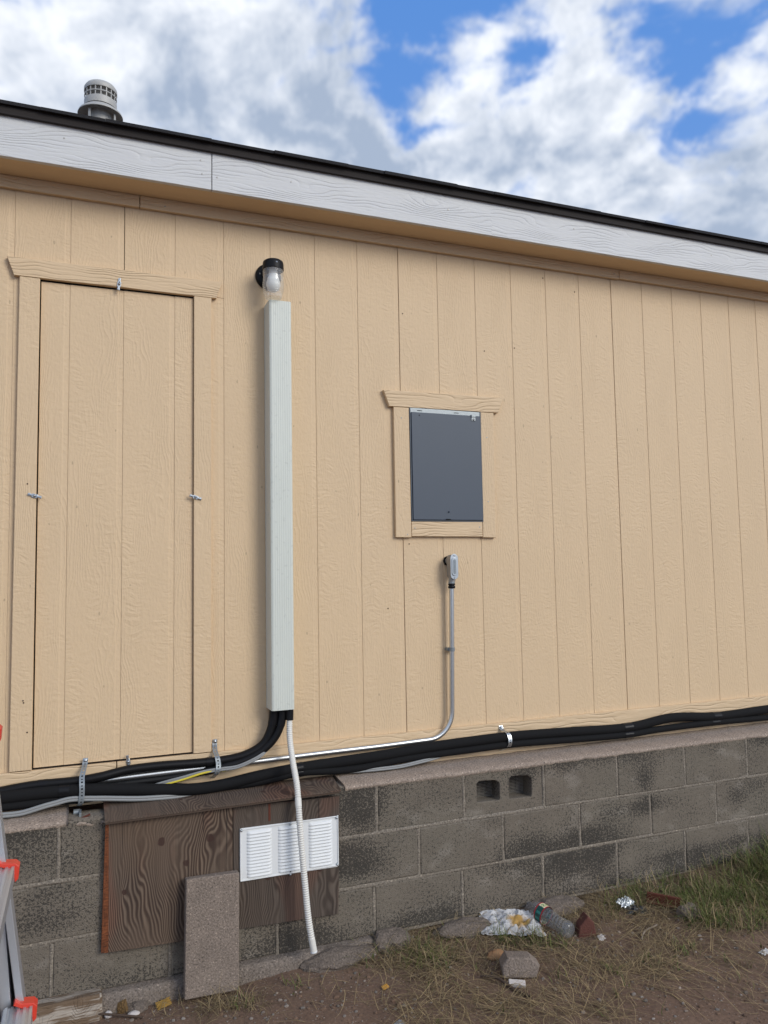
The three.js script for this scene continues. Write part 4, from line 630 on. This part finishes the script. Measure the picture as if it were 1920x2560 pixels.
{ // plastic bottle
  const b = thing('plastic_bottle', 'crushed clear plastic water bottle with red and green label on the straw', 'bottle');
  const pr = [[0.0001, 0], [0.02, 0.0], [0.029, 0.006], [0.032, 0.018]]; for (let k = 0; k <= 40; k++) { const t = k / 40; pr.push([0.0325 + 0.0012 * Math.sin(t * 6 * 6.283), 0.02 + t * 0.09]); } pr.push([0.0325, 0.115], [0.0325, 0.148], [0.030, 0.162], [0.020, 0.180], [0.0135, 0.190], [0.0135, 0.205]);
  const bm = new THREE.MeshPhysicalMaterial({ color: rgb(0.86, 0.88, 0.90), roughness: 0.07, transmission: 0.92, thickness: 0, ior: 1.45, side: THREE.DoubleSide });
  const g = lathe(pr, 36); const p = g.attributes.position; for (let i = 0; i < p.count; i++) { const y = p.getY(i), z = p.getZ(i), x = p.getX(i); p.setXYZ(i, x + 0.002 * n2(y * 40, x * 50), y, z * (1 - 0.25 * Math.exp(-Math.pow((y - 0.06) / 0.05, 2)))); } g.computeVertexNormals();
  mesh('bottle_body', g, bm, b);
  const cv = document.createElement('canvas'); cv.width = 512; cv.height = 96; const q = cv.getContext('2d');
  q.fillStyle = '#a8182a'; q.fillRect(0, 0, 512, 96); for (let k = 0; k < 2; k++) { q.fillStyle = '#0f4a44'; q.fillRect(k * 256, 12, 150, 72); q.fillStyle = '#2f7d74'; q.fillRect(k * 256 + 20, 20, 30, 50); q.fillRect(k * 256 + 80, 26, 22, 56); q.fillStyle = '#e6d7b4'; q.fillRect(k * 256 + 150, 12, 80, 72); q.fillStyle = '#2f7a2c'; q.font = 'bold 46px sans-serif'; q.fillText('R', k * 256 + 162, 64); q.strokeStyle = '#2f7a2c'; q.lineWidth = 4; q.beginPath(); q.arc(k * 256 + 178, 48, 25, 0, 6.3); q.stroke(); q.fillStyle = '#8fae3c'; q.fillRect(k * 256 + 206, 40, 18, 34); }
  const lt = new THREE.CanvasTexture(cv); lt.colorSpace = THREE.SRGBColorSpace;
  mesh('paper_label', new THREE.CylinderGeometry(0.0334, 0.0334, 0.034, 36, 1, true).translate(0, 0.131, 0), mat(0xffffff, 0.5, { map: lt, side: THREE.DoubleSide }), b);
  b.scale.setScalar(1.16); b.position.set(0.538, gh(0.535, 0.42) + 0.040, 0.435); const dir = V(-0.055, 0.030, -0.195).normalize(); b.quaternion.setFromUnitVectors(V(0, 1, 0), dir).multiply(new THREE.Quaternion().setFromAxisAngle(V(0, 1, 0), 1.2));
}
{ // foil and dark plastic
  const t = put(single('foil_scrap', crumple(0.075, 0.05, 0.022, 15, 24, 0.3), mat([0.75, 0.78, 0.78], 0.3, { metalness: 0.6, side: THREE.DoubleSide }), 'crumpled silver foil scrap on top of dark plastic near the rusty bar', 'litter'), 0.925, 0.295, 0.022, 0.3, 0.2, 0);
  put(single('plastic_scrap', crumple(0.095, 0.06, 0.022, 25, 24, 0.3), mat([0.018, 0.02, 0.024], 0.4, { side: THREE.DoubleSide }), 'dark folded plastic scrap under the silver foil', 'litter'), 0.955, 0.325, 0.002, 0.1, -0.3, 0);
  put(single('paper_scrap', crumple(0.055, 0.03, 0.008, 35, 16, 0.3), mat([0.55, 0.53, 0.5], 0.8, { side: THREE.DoubleSide }), 'white paper scrap in the dirt at the right edge', 'litter'), 1.19, 0.815, 0.002, 0, 0.2, 0);
  put(single('paper_scrap', crumple(0.03, 0.03, 0.008, 45, 16, 0.3), mat([0.5, 0.46, 0.42], 0.8, { side: THREE.DoubleSide }), 'small pale scrap beside the broken brick', 'litter'), 0.668, 0.462, 0.002, 0.5, 0.2, 0);
  put(single('paper_scrap', crumple(0.045, 0.025, 0.006, 55, 16, 0.3), mat([0.30, 0.31, 0.32], 0.4, { side: THREE.DoubleSide }), 'torn grey scrap in the dirt at the bottom edge', 'litter'), -0.345, 0.69, 0.002, 0.1, 0.5, 0);
  put(single('dead_leaf', crumple(0.055, 0.04, 0.006, 65, 16, 0.15), mat([0.20, 0.115, 0.04], 0.85, { side: THREE.DoubleSide }), 'upright brown dead leaf leaning on the footing', 'leaf'), -1.215, 0.235, 0.022, 1.0, 0.2, 0.9);
  put(single('dead_leaf', crumple(0.05, 0.03, 0.006, 75, 16, 0.2), mat([0.28, 0.16, 0.03], 0.85, { side: THREE.DoubleSide }), 'yellow dead leaf beside the concrete slab', 'leaf'), -1.075, 0.245, 0.008, 0.5, 0.2, 0.1);
  put(single('dead_leaf', crumple(0.025, 0.02, 0.006, 85, 12, 0.2), mat([0.45, 0.23, 0.04], 0.85, { side: THREE.DoubleSide }), 'orange dead leaf in the straw right of the drain hose', 'leaf'), -0.30, 0.455, 0.006, 0.3, 0.2, 0.1);
  const tw = new Blades(); 
  single('twig', tube([[0.06, gh(0.06, 0.53) + 0.012, 0.53], [0.10, gh(0.10, 0.58) + 0.016, 0.58], [0.13, gh(0.13, 0.66) + 0.008, 0.66], [0.16, gh(0.16, 0.72) + 0.006, 0.72]], 0.0055, 20, 8), M.sheathing, 'dark twig left of the white chip', 'twig');
  single('twig', tube([[-1.30, gh(-1.3, 0.24) + 0.02, 0.235], [-1.24, gh(-1.24, 0.26) + 0.014, 0.26], [-1.15, gh(-1.15, 0.29) + 0.006, 0.29]], 0.004, 20, 8), M.sheathing, 'thin brown twig beside the end of the rotten beam', 'twig');
  single('twig', tube([[0.80, gh(0.8, 0.55) + 0.008, 0.55], [0.86, gh(0.86, 0.50) + 0.012, 0.50], [0.95, gh(0.95, 0.47) + 0.010, 0.47]], 0.004, 20, 8), mat([0.24, 0.19, 0.14], 0.9), 'pale bent twig in front of the foil scrap', 'twig');
}

// ---------------------------------------------------------------- step ladder at the left edge
{
  const l = thing('step_ladder', 'aluminium step ladder with orange red corner caps at the left edge', 'ladder');
  const rail = (x, y0, y1, z, w, d, k) => { const a = V(x(y0), y0, z), b = V(x(y1), y1, z), c = a.clone().add(b).multiplyScalar(0.5), h = a.distanceTo(b); return new RoundedBoxGeometry(w, h, d, 2, 0.002).applyQuaternion(new THREE.Quaternion().setFromUnitVectors(V(0, 1, 0), b.clone().sub(a).normalize())).translate(c.x, c.y, c.z); };
  const fx = y => -1.491 + 0.135 * (0.642 - y), bx = y => -1.522 + 0.085 * (0.642 - y);
  mesh('front_rail', rail(fx, 0.05, 1.75, 1.195, 0.017, 0.05), M.alu, l); mesh('front_rail', rail(fx, 0.05, 1.75, 1.66, 0.017, 0.05), M.alu, l);
  const br = mesh('rear_rail', rail(bx, 0.05, 1.75, 1.19, 0.024, 0.03), M.alu, l); mesh('rear_rail', rail(bx, 0.05, 1.75, 1.665, 0.024, 0.03), M.alu, l);
  const web = mesh('rail_web', rail(y => (fx(y) + bx(y)) / 2 - 0.004, 0.1, 1.7, 1.165, 0.03, 0.003), M.dark, l);
  const cv = document.createElement('canvas'); cv.width = 128; cv.height = 512; const q = cv.getContext('2d'); q.fillStyle = '#10182c'; q.fillRect(0, 0, 128, 512); q.fillStyle = '#b01c2c'; q.fillRect(0, 60, 128, 40); q.fillStyle = '#e8ecf2'; q.font = 'bold 60px sans-serif'; q.fillText('A', 60, 480); for (let k = 0; k < 5; k++) q.fillRect(70, 200 + k * 16, 46, 4);
  const lt = new THREE.CanvasTexture(cv); lt.colorSpace = THREE.SRGBColorSpace;
  const lp = new THREE.PlaneGeometry(0.03, 0.13); lp.rotateZ(0.085).translate(bx(0.66) - 0.026, 0.655, 1.2075);
  mesh('label_plate', rail(y => bx(y) - 0.027, 0.55, 1.1, 1.196, 0.032, 0.018), M.alu, l); mesh('warning_label', lp, mat(0xffffff, 0.4, { map: lt }), l);
  for (const y of [0.31, 0.622, 0.937, 1.252]) {
    const x = fx(y), s = new THREE.Group(); s.name = 'step'; s.position.set(x, y, 1.2); l.add(s);
    const ridge = []; for (let k = 0; k < 5; k++) ridge.push(box(-0.032 + k * 0.013, -0.026 + k * 0.013, 0.0, 0.003, 0.018, 0.47));
    mesh('tread', merge([box(-0.036, 0.026, -0.030, 0.0, 0.016, 0.472, 0.002), ...ridge]), M.alu, s);
    const cs = [[-0.010, 0.020], [0.000, 0.012], [0.012, 0.010], [0.028, 0.008], [0.036, 0.000], [0.034, -0.028], [0.027, -0.034], [0.024, -0.006], [0.008, -0.002], [-0.014, 0.010]];
    mesh('corner_cap', slabOf(cs, 0.000, 0.032, 0.0015), M.red, s);
  }
}
renderer.render(scene, camera);
